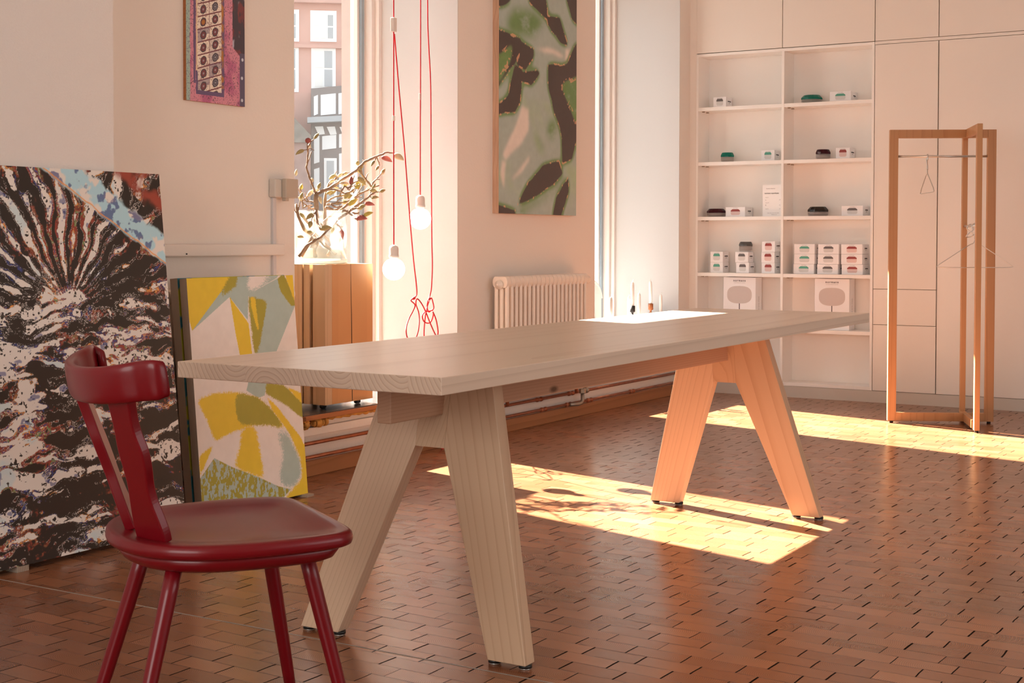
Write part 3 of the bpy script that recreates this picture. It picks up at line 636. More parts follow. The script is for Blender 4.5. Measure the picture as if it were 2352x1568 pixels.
bowl(0.066, 0.029, 0.033, m_gsmoke, 3.052, SH[2], 'wide low glass bowl with black lid on the third right shelf')
bowl(0.045, 0.038, 0.030, m_ggrey, 3.555, SH[3]+2*0.0713+0.0005, 'glass jar with smoky grey lid standing on two stacked small cartons', 0.86)

# paper notice leaning in the third left compartment
t = thing('paper_notice', 'white printed price notice standing on the third left shelf beside the divider', 'notice', (8.96, 3.353, SH[2]))
b = MB(); b.box(0, 0.002, -0.069, 0.069, 0.001, 0.210); b.build('sheet', m_paper, t)
def line(body, size, y, z, m=m_inkl, bold=0.0):
    facing(text_mesh(body, size, m, bold=bold), (-0.0004, y, z*0.905), t)
line('home interior', 0.011, 0.012, 0.206); line('normann copenhagen', 0.0115, 0.005, 0.171, m_ink, 0.0002)
line('bowl S', 0.008, 0.038, 0.141); line('o', 0.013, 0.047, 0.122); line('24', 0.009, -0.052, 0.122); line('bowl M', 0.008, 0.036, 0.101); line('8', 0.013, 0.047, 0.083); line('32', 0.009, -0.052, 0.083)
line('bowl L', 0.008, 0.037, 0.056); line('38', 0.008, -0.052, 0.056); line('design  glass and lid in five colours', 0.006, -0.006, 0.026); line('dishwasher safe', 0.006, -0.012, 0.014)

# two large lamp cartons on the fifth shelf
T_BIG = text_mesh('normann', 0.0195, m_ink, bold=0.0005, spacing=1.3); T_BIGS = text_mesh('COPENHAGEN', 0.0088, m_inkl, spacing=1.55)
T_SPINE = text_mesh('table lamp shade', 0.017, m_inkl)
def lamp_carton(y, label, seam):
    t = thing('lamp_package', label, 'box', (8.945, y, SH[4])); w, d, h = 0.232, 0.115, 0.335
    b = MB(); b.box(0, d, -w/2, w/2, 0.0005, h); b.build('carton', m_card, t, bevel=0.002)
    b = MB(); b.box(-0.0005, 0.0005, w/2-0.006, w/2-0.0045, 0, h) if seam else None
    poly = []
    for k in range(40):
        a = 2*PI*k/40; ca, sa = math.cos(a), math.sin(a); e = 0.74
        poly.append((0.088*abs(ca)**e*(1 if ca > 0 else -1), 0.217+0.059*abs(sa)**e*(1 if sa > 0 else -1)))
    b = MB(); b.prism(poly, lambda p, s: (s, p[0], p[1]), -0.0007, 0.0003); b.box(-0.0006, 0.0003, -0.003, 0.003, 0.060, 0.159, 1); b.build('printed_lamp', [m_shade, m_ink], t)
    facing(T_BIG, (-0.0004, 0, 0.3125), t); facing(T_BIGS, (-0.0004, 0, 0.2975), t, name='small_lettering'); facing(T_SPINE, (d*0.5, -w/2-0.0004, 0.15), t, 'y-', 'spine_lettering', rz90=True)
    return t
lamp_carton(3.577, 'large white carton printed with a pale lamp shade in the left bay, fifth shelf', True)
lamp_carton(2.935, 'large white carton printed with a brownish lamp shade in the right bay, fifth shelf', False)

# ------------------------------------------------------------------ the big table
def axis_y(x): return 2.0245 + (x-2.457)*0.0087
t = thing('dining_table', 'long pale wooden trestle table with splayed plank legs and a central beam', 'table', (4.0, 2.038, 0))
b = MB(); top = [(2.455, 2.402), (2.457, 1.648), (5.590, 1.679), (5.571, 2.424)]
z0, z1 = 0.7067, 0.745
b.add([(x, y, z) for z in (z0, z1) for (x, y) in top], [(3, 2, 1, 0), (4, 5, 6, 7), (1, 2, 6, 5), (3, 0, 4, 7)], 0)
o_ = len(b.v); b.f.append([0, 1, 5, 4]); b.m.append(1); b.sm.append(False); b.f.append([2, 3, 7, 6]); b.m.append(1); b.sm.append(False)
b.build('tabletop', [m_w_x, m_end], t, world=True, bevel=0.0018)
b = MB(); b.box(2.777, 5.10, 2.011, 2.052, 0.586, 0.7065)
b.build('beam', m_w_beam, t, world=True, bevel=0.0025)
def trestle(X0, k, cy, s):
    # s: +1 the thickness grows towards +X
    T = 0.046*s
    def P(yz, tt): return (X0 + k*yz[1] + tt*T, cy + yz[0], yz[1])
    zb = 0.012; m_w_l, m_w_r = leg_wood(k, True), leg_wood(k, False)
    for sg, m in ((1, m_w_l), (-1, m_w_r)):
        if sg > 0: poly = [(0.345, zb), (0.222, zb), (0.045, 0.502), (0.045, 0.7065), (0.150, 0.7065)]
        else: poly = [(-0.345, zb), (-0.238, zb), (-0.045, 0.502), (-0.045, 0.7065), (-0.160, 0.7065)]
        b = MB(); b.prism(poly, P, 0.0, 1.0); lg = b.build('leg', m, t, world=True, bevel=0.002)
        for yy in (0.055, 0.92):
            y = cy + (poly[0][0]*(1-yy) + poly[1][0]*yy); y = y + (0.006 if yy < .5 else -0.0)*(-sg)
            b = MB(); b.lathe([(0.0135, 0.0), (0.0145, 0.0015), (0.0145, 0.0035), (0.013, 0.004)], (X0+T/2, y, 0), 16, 1); b.lathe([(0.0165, 0.004), (0.0165, 0.012)], (X0+T/2, y, 0), 16, 0)
            g = b.build('glide', [m_black, m_glide], t, world=True); sub(g, lg)
    b = MB(); b.prism([(0.045, 0.502), (-0.045, 0.502), (-0.045, 0.7065), (0.045, 0.7065)], P, 0.02, 0.98); b.build('crosspiece', m_w_c, t, world=True)
trestle(2.886, 0.20, 2.040, 1)
trestle(5.018, -0.17, 2.030, 1)

# ------------------------------------------------------------------ red chair
CH = thing('red_chair', 'dark red painted wooden chair with curved top rail beside the table end', 'chair', (2.17, 2.0, 0), math.radians(-28))
half = [(-.225, 0.0), (-.222, .045), (-.212, .09), (-.192, .14), (-.15, .19), (-.085, .228), (0, .246), (.09, .247), (.165, .240), (.200, .226), (.220, .200), (.226, .165), (.228, .08), (.228, 0)]
outl = half + [(x, -y) for x, y in half[::-1][1:-1]]
def rot2(p, a, oy):
    return (p[0]*math.cos(a)-p[1]*math.sin(a), p[0]*math.sin(a)+p[1]*math.cos(a)+oy)
outl = [rot2(p, math.radians(-4), 0.018) for p in outl]
def densify(poly, k):
    out = []; n = len(poly)
    for i in range(n):
        p0, p1, p2, p3 = (Vector(poly[(i+j-1) % n]) for j in range(4))
        for q in range(k):
            t_ = q/k
            out.append(tuple(0.5*((2*p1)+(-p0+p2)*t_+(2*p0-5*p1+4*p2-p3)*t_*t_+(-p0+3*p1-3*p2+p3)*t_**3)))
    return out
outl = densify(outl, 4)
def rings(outline, prof, center):
    """prof: (scale, z) rings; closed solid"""
    b = MB(); n = len(outline); vs = []
    for s_, z_ in prof:
        for (x, y) in outline: vs.append((center[0]+(x-center[0])*s_, center[1]+(y-center[1])*s_, z_))
    fs = []
    for i in range(len(prof)-1):
        for j in range(n): fs.append((i*n+j, i*n+(j+1) % n, (i+1)*n+(j+1) % n, (i+1)*n+j))
    fs.append(tuple(range(n))[::-1]); fs.append(tuple(range((len(prof)-1)*n, len(prof)*n)))
    b.add(vs, fs, 0, True); return b
seat_prof = [(0.90, 0.4215), (0.965, 0.4215), (0.99, 0.425), (1.0, 0.432), (1.0, 0.438), (0.992, 0.446), (0.975, 0.4497), (0.94, 0.4505), (0.86, 0.449), (0.76, 0.4435), (0.62, 0.4375), (0.45, 0.4345), (0.25, 0.4335), (0.06, 0.433)]
rings(outl, seat_prof, (0.02, 0.018)).build('seat', m_red, CH)
rings(outl, [(0.72, 0.388), (0.80, 0.389), (0.86, 0.396), (0.925, 0.4215), (0.90, 0.4216)], (0.0, 0.018)).build('seat_batten', m_red, CH)
for (a_, b_, c_, d_) in ((.136, .108, .222, .167), (-.126, .096, -.240, .155)):
    for s_ in (1, -1):
        b = MB(); p0 = Vector((a_, b_*s_, .41)); p1 = Vector((c_, d_*s_, 0.0)); pts = [p0.lerp(p1, q/6) for q in range(7)]
        b.tube(pts, [0.0163, 0.0163, 0.0158, 0.0150, 0.0142, 0.0132, 0.0120], 20); b.build('leg', m_red, CH)
# top rail: U shape in plan, swept rounded section, leaning back
rc = densify([(-.180, -.188), (-.220, -.170), (-.255, -.138), (-.280, -.082), (-.290, .003), (-.280, .090), (-.256, .152), (-.224, .190), (-.184, .214)], 4)
rc = rc[:-4*1-0] if False else rc[:33]
b = MB(); vs = []; prof = []
for k in range(20):
    a = 2*PI*k/20; ca, sa = math.cos(a), math.sin(a)
    prof.append((0.0115*abs(ca)**0.6*(1 if ca > 0 else -1), abs(sa)**0.55*(1 if sa > 0 else -1)))
K = len(rc)
for i, p in enumerate(rc):
    q0 = Vector(rc[max(i-1, 0)]); q1 = Vector(rc[min(i+1, K-1)]); tg = (q1-q0).normalized(); nr = Vector((-tg[1], tg[0]))
    e = min(i, K-1-i); sh = 1.0 if e >= 3 else (0.55, 0.86, 0.97)[e]; sw = 1.0 if e >= 2 else (0.6, 0.92)[e]
    lean = 0.16
    for (w_, h_) in prof:
        u2 = ((i-(K-1)/2)/((K-1)/2))**2; hh_ = (0.0355+0.0045*u2)*h_*sh
        vs.append((p[0]+nr[0]*w_*sw - hh_*lean, p[1]+nr[1]*w_*sw, 0.7535+0.0245*u2**0.8+hh_))
n = 20; fs = [(i*n+j, i*n+(j+1) % n, (i+1)*n+(j+1) % n, (i+1)*n+j) for i in range(K-1) for j in range(n)]
fs.append(tuple(range(n))); fs.append(tuple(range((K-1)*n, K*n)))
b.add(vs, fs, 0, True); b.build('top_rail', m_red, CH)
for sg in (-1, 1):
    base = Vector((-.160, .076*sg+0.008, .446)); topc = Vector((-.238 if sg < 0 else -.262, .098*sg+(-.012 if sg < 0 else 0.004), .735))
    dr = Vector((0.034, 0.086*sg, 0)).normalized(); ax = (topc-base).normalized(); nn = dr.cross(ax).normalized()
    prof = [(0.0, .044, .042), (0.07, .046, .044), (0.18, .043, .036), (0.30, .038, .027), (0.40, .033, .028), (0.52, .035, .036), (0.64, .038, .038), (0.76, .033, .027), (0.88, .032, .028), (1.0, .034, .034)]
    vs = []; ts = [q[0] for q in prof]; tq = np.linspace(0, 1, 49)
    wa_ = np.interp(tq, ts, [q[1] for q in prof]); wb_ = np.interp(tq, ts, [q[2] for q in prof])
    ker = np.array([1, 2, 3, 4, 3, 2, 1])/16.0
    wa_ = np.convolve(np.pad(wa_, 3, mode='edge'), ker, 'valid'); wb_ = np.convolve(np.pad(wb_, 3, mode='edge'), ker, 'valid')
    prof = list(zip(tq, wa_, wb_))
    for (t_, wa, wb) in prof:
        c = base.lerp(topc, t_)
        for (w_, h_) in ((-wa, -0.010), (wb, -0.010), (wb, 0.010), (-wa, 0.010)): vs.append(c + dr*w_ + nn*h_)
    K2 = len(prof); fs = [(i*4+j, i*4+(j+1) % 4, (i+1)*4+(j+1) % 4, (i+1)*4+j) for i in range(K2-1) for j in range(4)] + [(3, 2, 1, 0), tuple(range((K2-1)*4, K2*4))]
    b = MB(); b.add(vs, fs, 0, False); b.build('back_slat', m_red, CH, bevel=0.003)

# ------------------------------------------------------------------ pictures, painted by functions on a fine grid
def vnoise(x, y, seed=0):
    r = np.random.RandomState(seed); tab = r.rand(256, 256).astype(np.float32)
    xi = np.floor(x).astype(int); yi = np.floor(y).astype(int); fx = x-xi; fy = y-yi
    fx = fx*fx*(3-2*fx); fy = fy*fy*(3-2*fy)
    a = tab[yi & 255, xi & 255]; b_ = tab[yi & 255, (xi+1) & 255]; c = tab[(yi+1) & 255, xi & 255]; d = tab[(yi+1) & 255, (xi+1) & 255]
    return (a*(1-fx)+b_*fx)*(1-fy) + (c*(1-fx)+d*fx)*fy
def fbm(x, y, seed=0, octv=4, gain=0.5):
    s_ = np.zeros_like(x); a = 1.0; tot = 0
    for i in range(octv):
        s_ += a*vnoise(x*2**i+17*i, y*2**i+31*i, seed+i); tot += a; a *= gain
    return s_/tot
def inpoly(u, v, poly):
    ins = np.zeros(u.shape, bool); n = len(poly)
    for i in range(n):
        x0, y0 = poly[i]; x1, y1 = poly[(i+1) % n]
        c = ((y0 > v) != (y1 > v)) & (u < (x1-x0)*(v-y0)/((y1-y0) if y1 != y0 else 1e-9)+x0)
        ins ^= c
    return ins
def blur(a, k):
    for _ in range(3):
        for ax in (0, 1):
            p_ = np.pad(a, [(k, k) if i == ax else (0, 0) for i in range(2)], mode='edge')
            cs = np.cumsum(np.insert(p_, 0, 0, axis=ax), axis=ax)
            a = (np.take(cs, range(2*k+1, cs.shape[ax]), axis=ax) - np.take(cs, range(0, cs.shape[ax]-2*k-1), axis=ax))/(2*k+1)
    return a
def paint_mat(name, rough=0.45):
    m = bpy.data.materials.new(name); m.use_nodes = True; n = m.node_tree.nodes
    a = n.new('ShaderNodeVertexColor'); a.layer_name = 'paint'; m.node_tree.links.new(a.outputs[0], n['Principled BSDF'].inputs['Base Color'])
    n['Principled BSDF'].inputs['Roughness'].default_value = rough; return m
def alb(c, ref=(190, 157, 133)):
    c = lin(c); r = lin(ref); return np.array([min(0.9, a/b_*w) for a, b_, w in zip(c, r, (0.80, 0.755, 0.70))], dtype=np.float32)
def picture(name, BL, W, V, H, thick, nx, ny, fn, label, m_edge, group=None, cat='picture'):
    """BL lower left front corner, along +X, V unit vector up the board; front faces -Y"""
    U = Vector((1, 0, 0)); V = Vector(V).normalized(); N = U.cross(V); BL = Vector(BL)
    t = thing(name, label, cat, BL + U*(W/2), group=group); t.location.z = BL.z
    b = MB(); c = [BL, BL+U*W, BL+U*W-N*thick, BL-N*thick]; b.hexa(c, [p+V*H for p in c]); b.build('board', m_edge, t, world=True)
    u = (np.arange(nx+1)/nx); v = (np.arange(ny+1)/ny); uu, vv = np.meshgrid(u, v)
    colr = fn(uu.astype(np.float32), vv.astype(np.float32))
    off = Vector(t.location)
    B0 = BL + N*0.0004 - off
    co = np.array(B0)[None, None, :] + uu[..., None]*W*np.array(U)[None, None, :] + vv[..., None]*H*np.array(V)[None, None, :]
    me = bpy.data.meshes.new('printed_face'); nv = (nx+1)*(ny+1); nf = nx*ny
    idx = np.arange(nv).reshape(ny+1, nx+1); quads = np.stack([idx[:-1, :-1], idx[:-1, 1:], idx[1:, 1:], idx[1:, :-1]], -1).reshape(-1)
    me.vertices.add(nv); me.vertices.foreach_set('co', co.reshape(-1).astype(np.float32))
    me.loops.add(nf*4); me.loops.foreach_set('vertex_index', quads.astype(np.int32))
    me.polygons.add(nf); me.polygons.foreach_set('loop_start', (np.arange(nf)*4).astype(np.int32)); me.polygons.foreach_set('loop_total', np.full(nf, 4, np.int32))
    me.update(calc_edges=True)
    ca = me.color_attributes.new('paint', 'FLOAT_COLOR', 'POINT')
    ca.data.foreach_set('color', np.concatenate([colr, np.ones(colr.shape[:2]+(1,), np.float32)], -1).reshape(-1).astype(np.float32))
    me.materials.append(paint_mat(name+'_print'))
    o = bpy.data.objects.new('printed_face', me); COL.objects.link(o); o.parent = t
    return t
def mixc(c, m, col):
    m = np.clip(m, 0, 1)[..., None]; return c*(1-m) + np.asarray(col, np.float32)[None, None, :]*m
def sstep(a, b_, x): t_ = np.clip((x-a)/(b_-a), 0, 1); return t_*t_*(3-2*t_)

YP = {"y1":[[-0.037,1.004],[0.422,1.01],[0.421,0.999],[0.284,0.931],[0.019,0.78],[0.002,0.817]],"b1":[[0.422,1.01],[0.859,1.009],[0.839,0.99],[0.549,0.923],[0.525,0.809],[0.371,0.914],[0.056,0.794],[0.019,0.78],[0.284,0.931]],"g1":[[0.391,1.003],[0.459,1.002],[0.438,0.958],[0.343,0.927],[0.296,0.913],[0.284,0.931]],"y2":[[0.371,0.914],[0.531,0.794],[0.544,0.664],[0.528,0.55],[0.459,0.554],[0.428,0.663],[0.403,0.754]],"b2":[[0.549,0.923],[0.856,0.99],[1.015,0.872],[0.792,0.668],[0.717,0.6],[0.635,0.47],[0.571,0.463],[0.467,0.503],[0.575,0.662]],"c1":[[0.574,0.934],[0.84,0.994],[0.583,1.001],[0.515,0.957]],"g2":[[0.54,0.916],[0.727,0.889],[0.638,0.716],[0.569,0.622],[0.558,0.711]],"y3":[[0.564,0.915],[0.61,0.907],[0.627,0.753],[0.612,0.754],[0.565,0.867]],"g3":[[0.84,0.992],[0.916,1.001],[1.023,0.868],[0.969,0.853],[0.863,0.929]],"y4":[[0.916,1.005],[1.018,1.004],[1.049,0.871],[1.013,0.862]],"g4":[[0.659,0.528],[0.834,0.504],[1.029,0.408],[1.022,0.332],[0.821,0.421],[0.644,0.477]],"y5":[[0.834,0.507],[1.043,0.445],[1.035,0.392]],"y6":[[0.643,0.474],[0.754,0.411],[0.964,0.26],[1.036,0.178],[1.023,0.095],[0.836,0.3],[0.704,0.399]],"y7":[[0.011,0.491],[0.184,0.511],[0.376,0.502],[0.571,0.467],[0.689,0.408],[0.837,0.304],[0.648,0.34],[0.507,0.347],[0.308,0.333],[0.15,0.306],[0.085,0.413]],"g5":[[0.376,0.502],[0.571,0.467],[0.689,0.408],[0.837,0.304],[0.648,0.34],[0.507,0.347],[0.372,0.364],[0.352,0.437]],"y8":[[0.4,0.347],[0.53,0.345],[0.559,0.219],[0.582,0.1],[0.462,0.137],[0.303,0.184],[0.374,0.27]],"b3":[[0.711,0.335],[0.835,0.292],[0.955,0.147],[0.934,0.066],[0.846,0.037],[0.705,0.073],[0.788,0.199]],"g6":[[-0.033,0.146],[0.134,0.238],[0.288,0.185],[0.522,0.12],[0.703,0.062],[0.829,0.035],[0.76,0.008],[-0.025,-0.013]],"y9":[[0.836,0.296],[1.036,0.178],[1.024,-0.012],[0.725,-0.01],[0.952,0.071],[0.949,0.162]],"y10":[[0.009,0.259],[0.142,0.296],[-0.002,0.17]]}
GP = {"D":[[[-0.032,0.748],[0.262,0.732],[0.28,0.709],[0.192,0.619],[-0.031,0.499]],[[0.28,0.715],[0.434,0.697],[0.425,0.666],[0.316,0.604],[0.209,0.62]],[[0.192,0.613],[0.281,0.601],[0.281,0.518],[0.264,0.457],[0.193,0.417],[-0.03,0.397],[-0.031,0.44],[0.105,0.483]],[[0.281,0.554],[0.263,0.588],[0.481,0.615],[0.509,0.605],[0.398,0.537]],[[0.612,0.649],[0.767,0.651],[0.865,0.674],[1.026,0.788],[1.03,0.396],[0.95,0.252],[0.81,0.228],[0.799,0.341],[0.691,0.443],[0.613,0.55]],[[0.591,0.857],[0.765,0.861],[0.885,0.745],[0.766,0.748],[0.668,0.784],[0.611,0.822]],[[0.332,0.912],[0.572,0.935],[0.611,0.84],[0.498,0.855],[0.387,0.881]],[[0.843,0.962],[1.024,0.98],[1.025,0.845],[0.924,0.868]],[[-0.033,0.87],[0.173,0.884],[0.086,0.846],[-0.033,0.829]],[[0.213,0.033],[0.356,0.129],[0.54,0.207],[0.77,0.239],[0.81,0.184],[0.693,0.137],[0.504,0.083]],[[0.675,-0.008],[0.713,0.081],[0.89,0.176],[0.901,0.103],[0.782,-0.006]],[[-0.029,0.044],[0.195,0.018],[0.204,-0.012],[-0.028,-0.015]],[[0.422,1.024],[0.686,1.021],[0.591,0.956],[0.314,0.94]],[[-0.034,1.032],[0.224,1.032],[0.172,0.949],[-0.033,0.945]],[[0.723,1.137],[1.002,1.15],[1.003,1.035],[0.802,1.033]]],"G":[[[0.777,0.567],[1.028,0.627],[1.03,0.383]],[[0.087,0.776],[0.19,0.844],[0.424,0.854],[0.573,0.825],[0.424,0.745],[0.139,0.733]],[[0.596,0.345],[0.614,0.395],[0.691,0.415],[0.73,0.388],[0.672,0.33]],[[-0.003,0.64],[0.174,0.701],[0.139,0.627],[-0.002,0.535]],[[0.213,0.024],[0.504,0.071],[0.771,0.138],[0.771,0.12],[0.504,0.052],[0.249,-0.003]],[[0.427,0.356],[0.502,0.323],[0.577,0.264],[0.521,0.274]]],"P":[[[0.282,0.44],[0.363,0.438],[0.363,0.353],[0.265,0.289],[0.09,0.217],[0.047,0.233],[0.141,0.308]],[[0.364,0.244],[0.373,0.232],[0.265,0.169],[0.142,0.13],[0.108,0.111]],[[0.462,0.699],[0.612,0.717],[0.825,0.696],[0.766,0.685],[0.612,0.695]],[[0.038,0.215],[0.09,0.211],[0.056,0.104],[0.013,0.162]],[[0.845,0.729],[0.925,0.735],[0.865,0.674],[0.826,0.671]]]}
def paint_yellow(u, v):
    ref = (190, 155, 132); Yc = alb((192, 140, 30), ref); Bc = alb((143, 135, 115), ref); Gc = alb((138, 110, 32), ref); Cc = alb((196, 160, 138), ref)
    du = (fbm(u*60, v*90, 3)-0.5)*0.006; dv = (fbm(u*60, v*90, 9)-0.5)*0.005
    uj, vj = u+du, v+dv
    c = np.ones(u.shape+(3,), np.float32)*Cc
    c = mixc(c, (fbm(u*3, v*4, 12)-0.45)*0.6, alb((175, 150, 130), ref))
    fine = fbm(u*160, v*230, 21, 3)
    def P_(k, col, soft=0, kb=3, j=True):
        nonlocal c
        mk = inpoly(uj if j else u, vj if j else v, YP[k]).astype(np.float32)
        if soft: mk = blur(mk, soft); mk = sstep(0.35, 0.65, mk + (fine-0.5)*0.5)
        c = mixc(c, mk, col)
    for k in ('b1', 'y1'): P_(k, {'b': Bc, 'y': Yc}[k[0]], j=False)
    P_('g1', Gc, 6); P_('b2', Bc, 0, j=False); P_('c1', Cc, 8); P_('g2', Gc, 5); P_('y3', Yc, 3); P_('y2', Yc, 0, j=False); P_('g3', Gc, 3); P_('y4', Yc, 3)
    P_('g4', Gc, 4); P_('y5', Yc, 3); P_('y7', Yc, 5); P_('g5', Gc, 7); P_('y6', Yc, 3); P_('y8', Yc, 8); P_('b3', Bc, 12); P_('y9', Yc, 7); P_('y10', Yc, 3)
    mk = inpoly(u, v, YP['g6']); c = mixc(c, mk.astype(np.float32), Gc)
    sp = mk & (fbm(u*70, v*60, 41, 3) > 0.50+0.10*(v*4-0.2)) ; c = mixc(c, sp.astype(np.float32), Bc)
    c *= (0.95+0.1*fbm(u*20, v*28, 5))[..., None]
    return c
def paint_green(u, v):
    ref = (196, 160, 134); base = alb((142, 132, 110), ref); dark = alb((62, 43, 34), ref); grn = alb((82, 98, 38), ref); pink = alb((192, 156, 130), ref); lg = alb((140, 140, 84), ref)
    w1 = (fbm(u*7, v*11, 2)-0.5)*0.035; w2 = (fbm(u*7, v*11, 8)-0.5)*0.02
    uj, vj = u+w1, v+w2
    c = np.ones(u.shape+(3,), np.float32)*base
    c = mixc(c, sstep(0.50, 0.75, fbm(u*2.2+v*1.5, v*3.2, 30))*0.8, lg)
    mp_ = np.zeros(u.shape, np.float32)
    for q in GP['P']: mp_ = np.maximum(mp_, inpoly(uj, vj, q).astype(np.float32))
    c = mixc(c, blur(mp_, 3), pink)
    mg = np.zeros(u.shape, np.float32)
    for q in GP['G']: mg = np.maximum(mg, inpoly(uj, vj, q).astype(np.float32))
    md = np.zeros(u.shape, np.float32)
    for q in GP['D']: md = np.maximum(md, inpoly(uj, vj, q).astype(np.float32))
    md = md*(1-blur(mg, 6)*0.9)
    c = mixc(c, blur(mg, 8)*0.9*sstep(0.2, 0.6, fbm(u*9, v*22, 3)+0.1), grn)
    bl = blur(md, 9); sh = blur(md, 2)
    c = mixc(c, sstep(0.12, 0.42, bl)*0.85*(1-sh*0.2), grn)
    c = mixc(c, sstep(0.40, 0.72, sh*0.55+bl*0.45), dark)
    edge = (np.abs(sh-0.5) < 0.28) & (fbm(u*40, v*60, 77) > 0.60)
    c = mixc(c, edge.astype(np.float32)*0.7, alb((190, 120, 80), ref))
    c *= (0.93+0.14*fbm(u*30, v*44, 15))[..., None]
    return c
def paint_pink(u, v):
    ref = (190, 157, 133); P1 = alb((175, 100, 100), ref); P2 = alb((150, 70, 85), ref); teal = alb((135, 135, 112), ref); cream = alb((196, 160, 132), ref)
    dk = alb((60, 45, 45), ref); pur = alb((85, 60, 75), ref); rust = alb((150, 85, 35), ref); red = alb((100, 45, 42), ref); gry = alb((140, 118, 110), ref)
    sp = fbm(u*80, v*240, 5, 3); c = np.ones(u.shape+(3,), np.float32)*P1
    c = mixc(c, sstep(0.42, 0.62, fbm(u*6, v*9, 6)), P2); c = mixc(c, (sp > 0.66).astype(np.float32)*0.75, dk)
    wj = (fbm(u*3, v*20, 61)-0.5)*0.02; uu = u+wj
    m = (uu < 0.062); c = mixc(c, m*1.0, teal); c = mixc(c, m*(sp > 0.60)*0.5, pur)
    c = mixc(c, ((uu > 0.118) & (uu < 0.150) & (v > 0.07))*1.0, pur)
    c = mixc(c, ((uu > 0.155) & (uu < 0.64) & (v > 0.028))*1.0, pur)
    c = mixc(c, ((uu > 0.163) & (uu < 0.187) & (v > 0.12))*1.0, alb((190, 145, 105), ref)); c = mixc(c, ((uu > 0.590) & (uu < 0.63) & (v > 0.06))*sstep(.35, .6, fbm(u*9, v*30, 33)), rust)
    inn = (uu > 0.187) & (uu < 0.590) & (v > 0.045)
    c = mixc(c, inn*1.0, cream); c = mixc(c, inn*(sp > 0.63)*0.7, red)
    v2 = v + 0.10*(0.385-u); row = (v2-0.047)/0.0503; fr = row-np.floor(row); ri = np.floor(row)
    colm = (u > 0.384).astype(int); fu = np.where(colm == 1, (u-0.485)/0.20, (u-0.285)/0.195)
    c = mixc(c, inn*((fr < 0.07) | (fr > 0.965))*1.0, red); c = mixc(c, inn*(np.abs(u-0.384) < 0.004)*0.8, red)
    c = mixc(c, inn*(sstep(0.55, 0.7, vnoise(ri*3.1+colm*7.7, ri*0+0.5, 8)))*((fr > .5) | (fu < -.1))*0.55, pur)
    rr = np.sqrt((fu/0.255)**2 + ((fr-0.5)/0.345)**2); jit = (fbm(u*60, v*180, 90)-0.5)*0.25
    c = mixc(c, inn*sstep(1.1, 0.95, rr+jit), dk); tint = vnoise(ri*5.3+colm*3.1, ri*1.7, 44)
    c = mixc(c, inn*sstep(0.80, 0.70, rr+jit)*(tint > 0.4), red); c = mixc(c, inn*(np.abs(rr-0.6) < 0.06)*(tint <= 0.4)*0.8, gry)
    c = mixc(c, inn*sstep(0.30, 0.22, rr)*0.8, gry)
    ex = inn & (colm == 0) & (ri == 5); c = mixc(c, ex*sstep(0.75, 0.35, rr+jit), rust)
    md = (u > 0.785-0.3*np.clip(0.24-v, 0, 1)*0) & (v > 0.235-(u-0.785)*0.25); f = fbm(u*10, v*16, 51)
    c = mixc(c, md*1.0, dk); c = mixc(c, md*sstep(.52, .66, f), alb((150, 125, 120), ref)); c = mixc(c, md*sstep(.62, .7, fbm(u*12, v*20, 57)), red)
    ms = (u > 0.912) & (v < 0.215); c = mixc(c, ms*1.0, alb((75, 60, 68), ref))
    for (a0, b0) in ((0.95, 0.115), (0.95, 0.025), (0.96, 0.19)): c = mixc(c, sstep(1.1, .8, np.sqrt(((u-a0)/0.02)**2+((v-b0)/0.007)**2)), alb((170, 150, 140), ref))
    return c
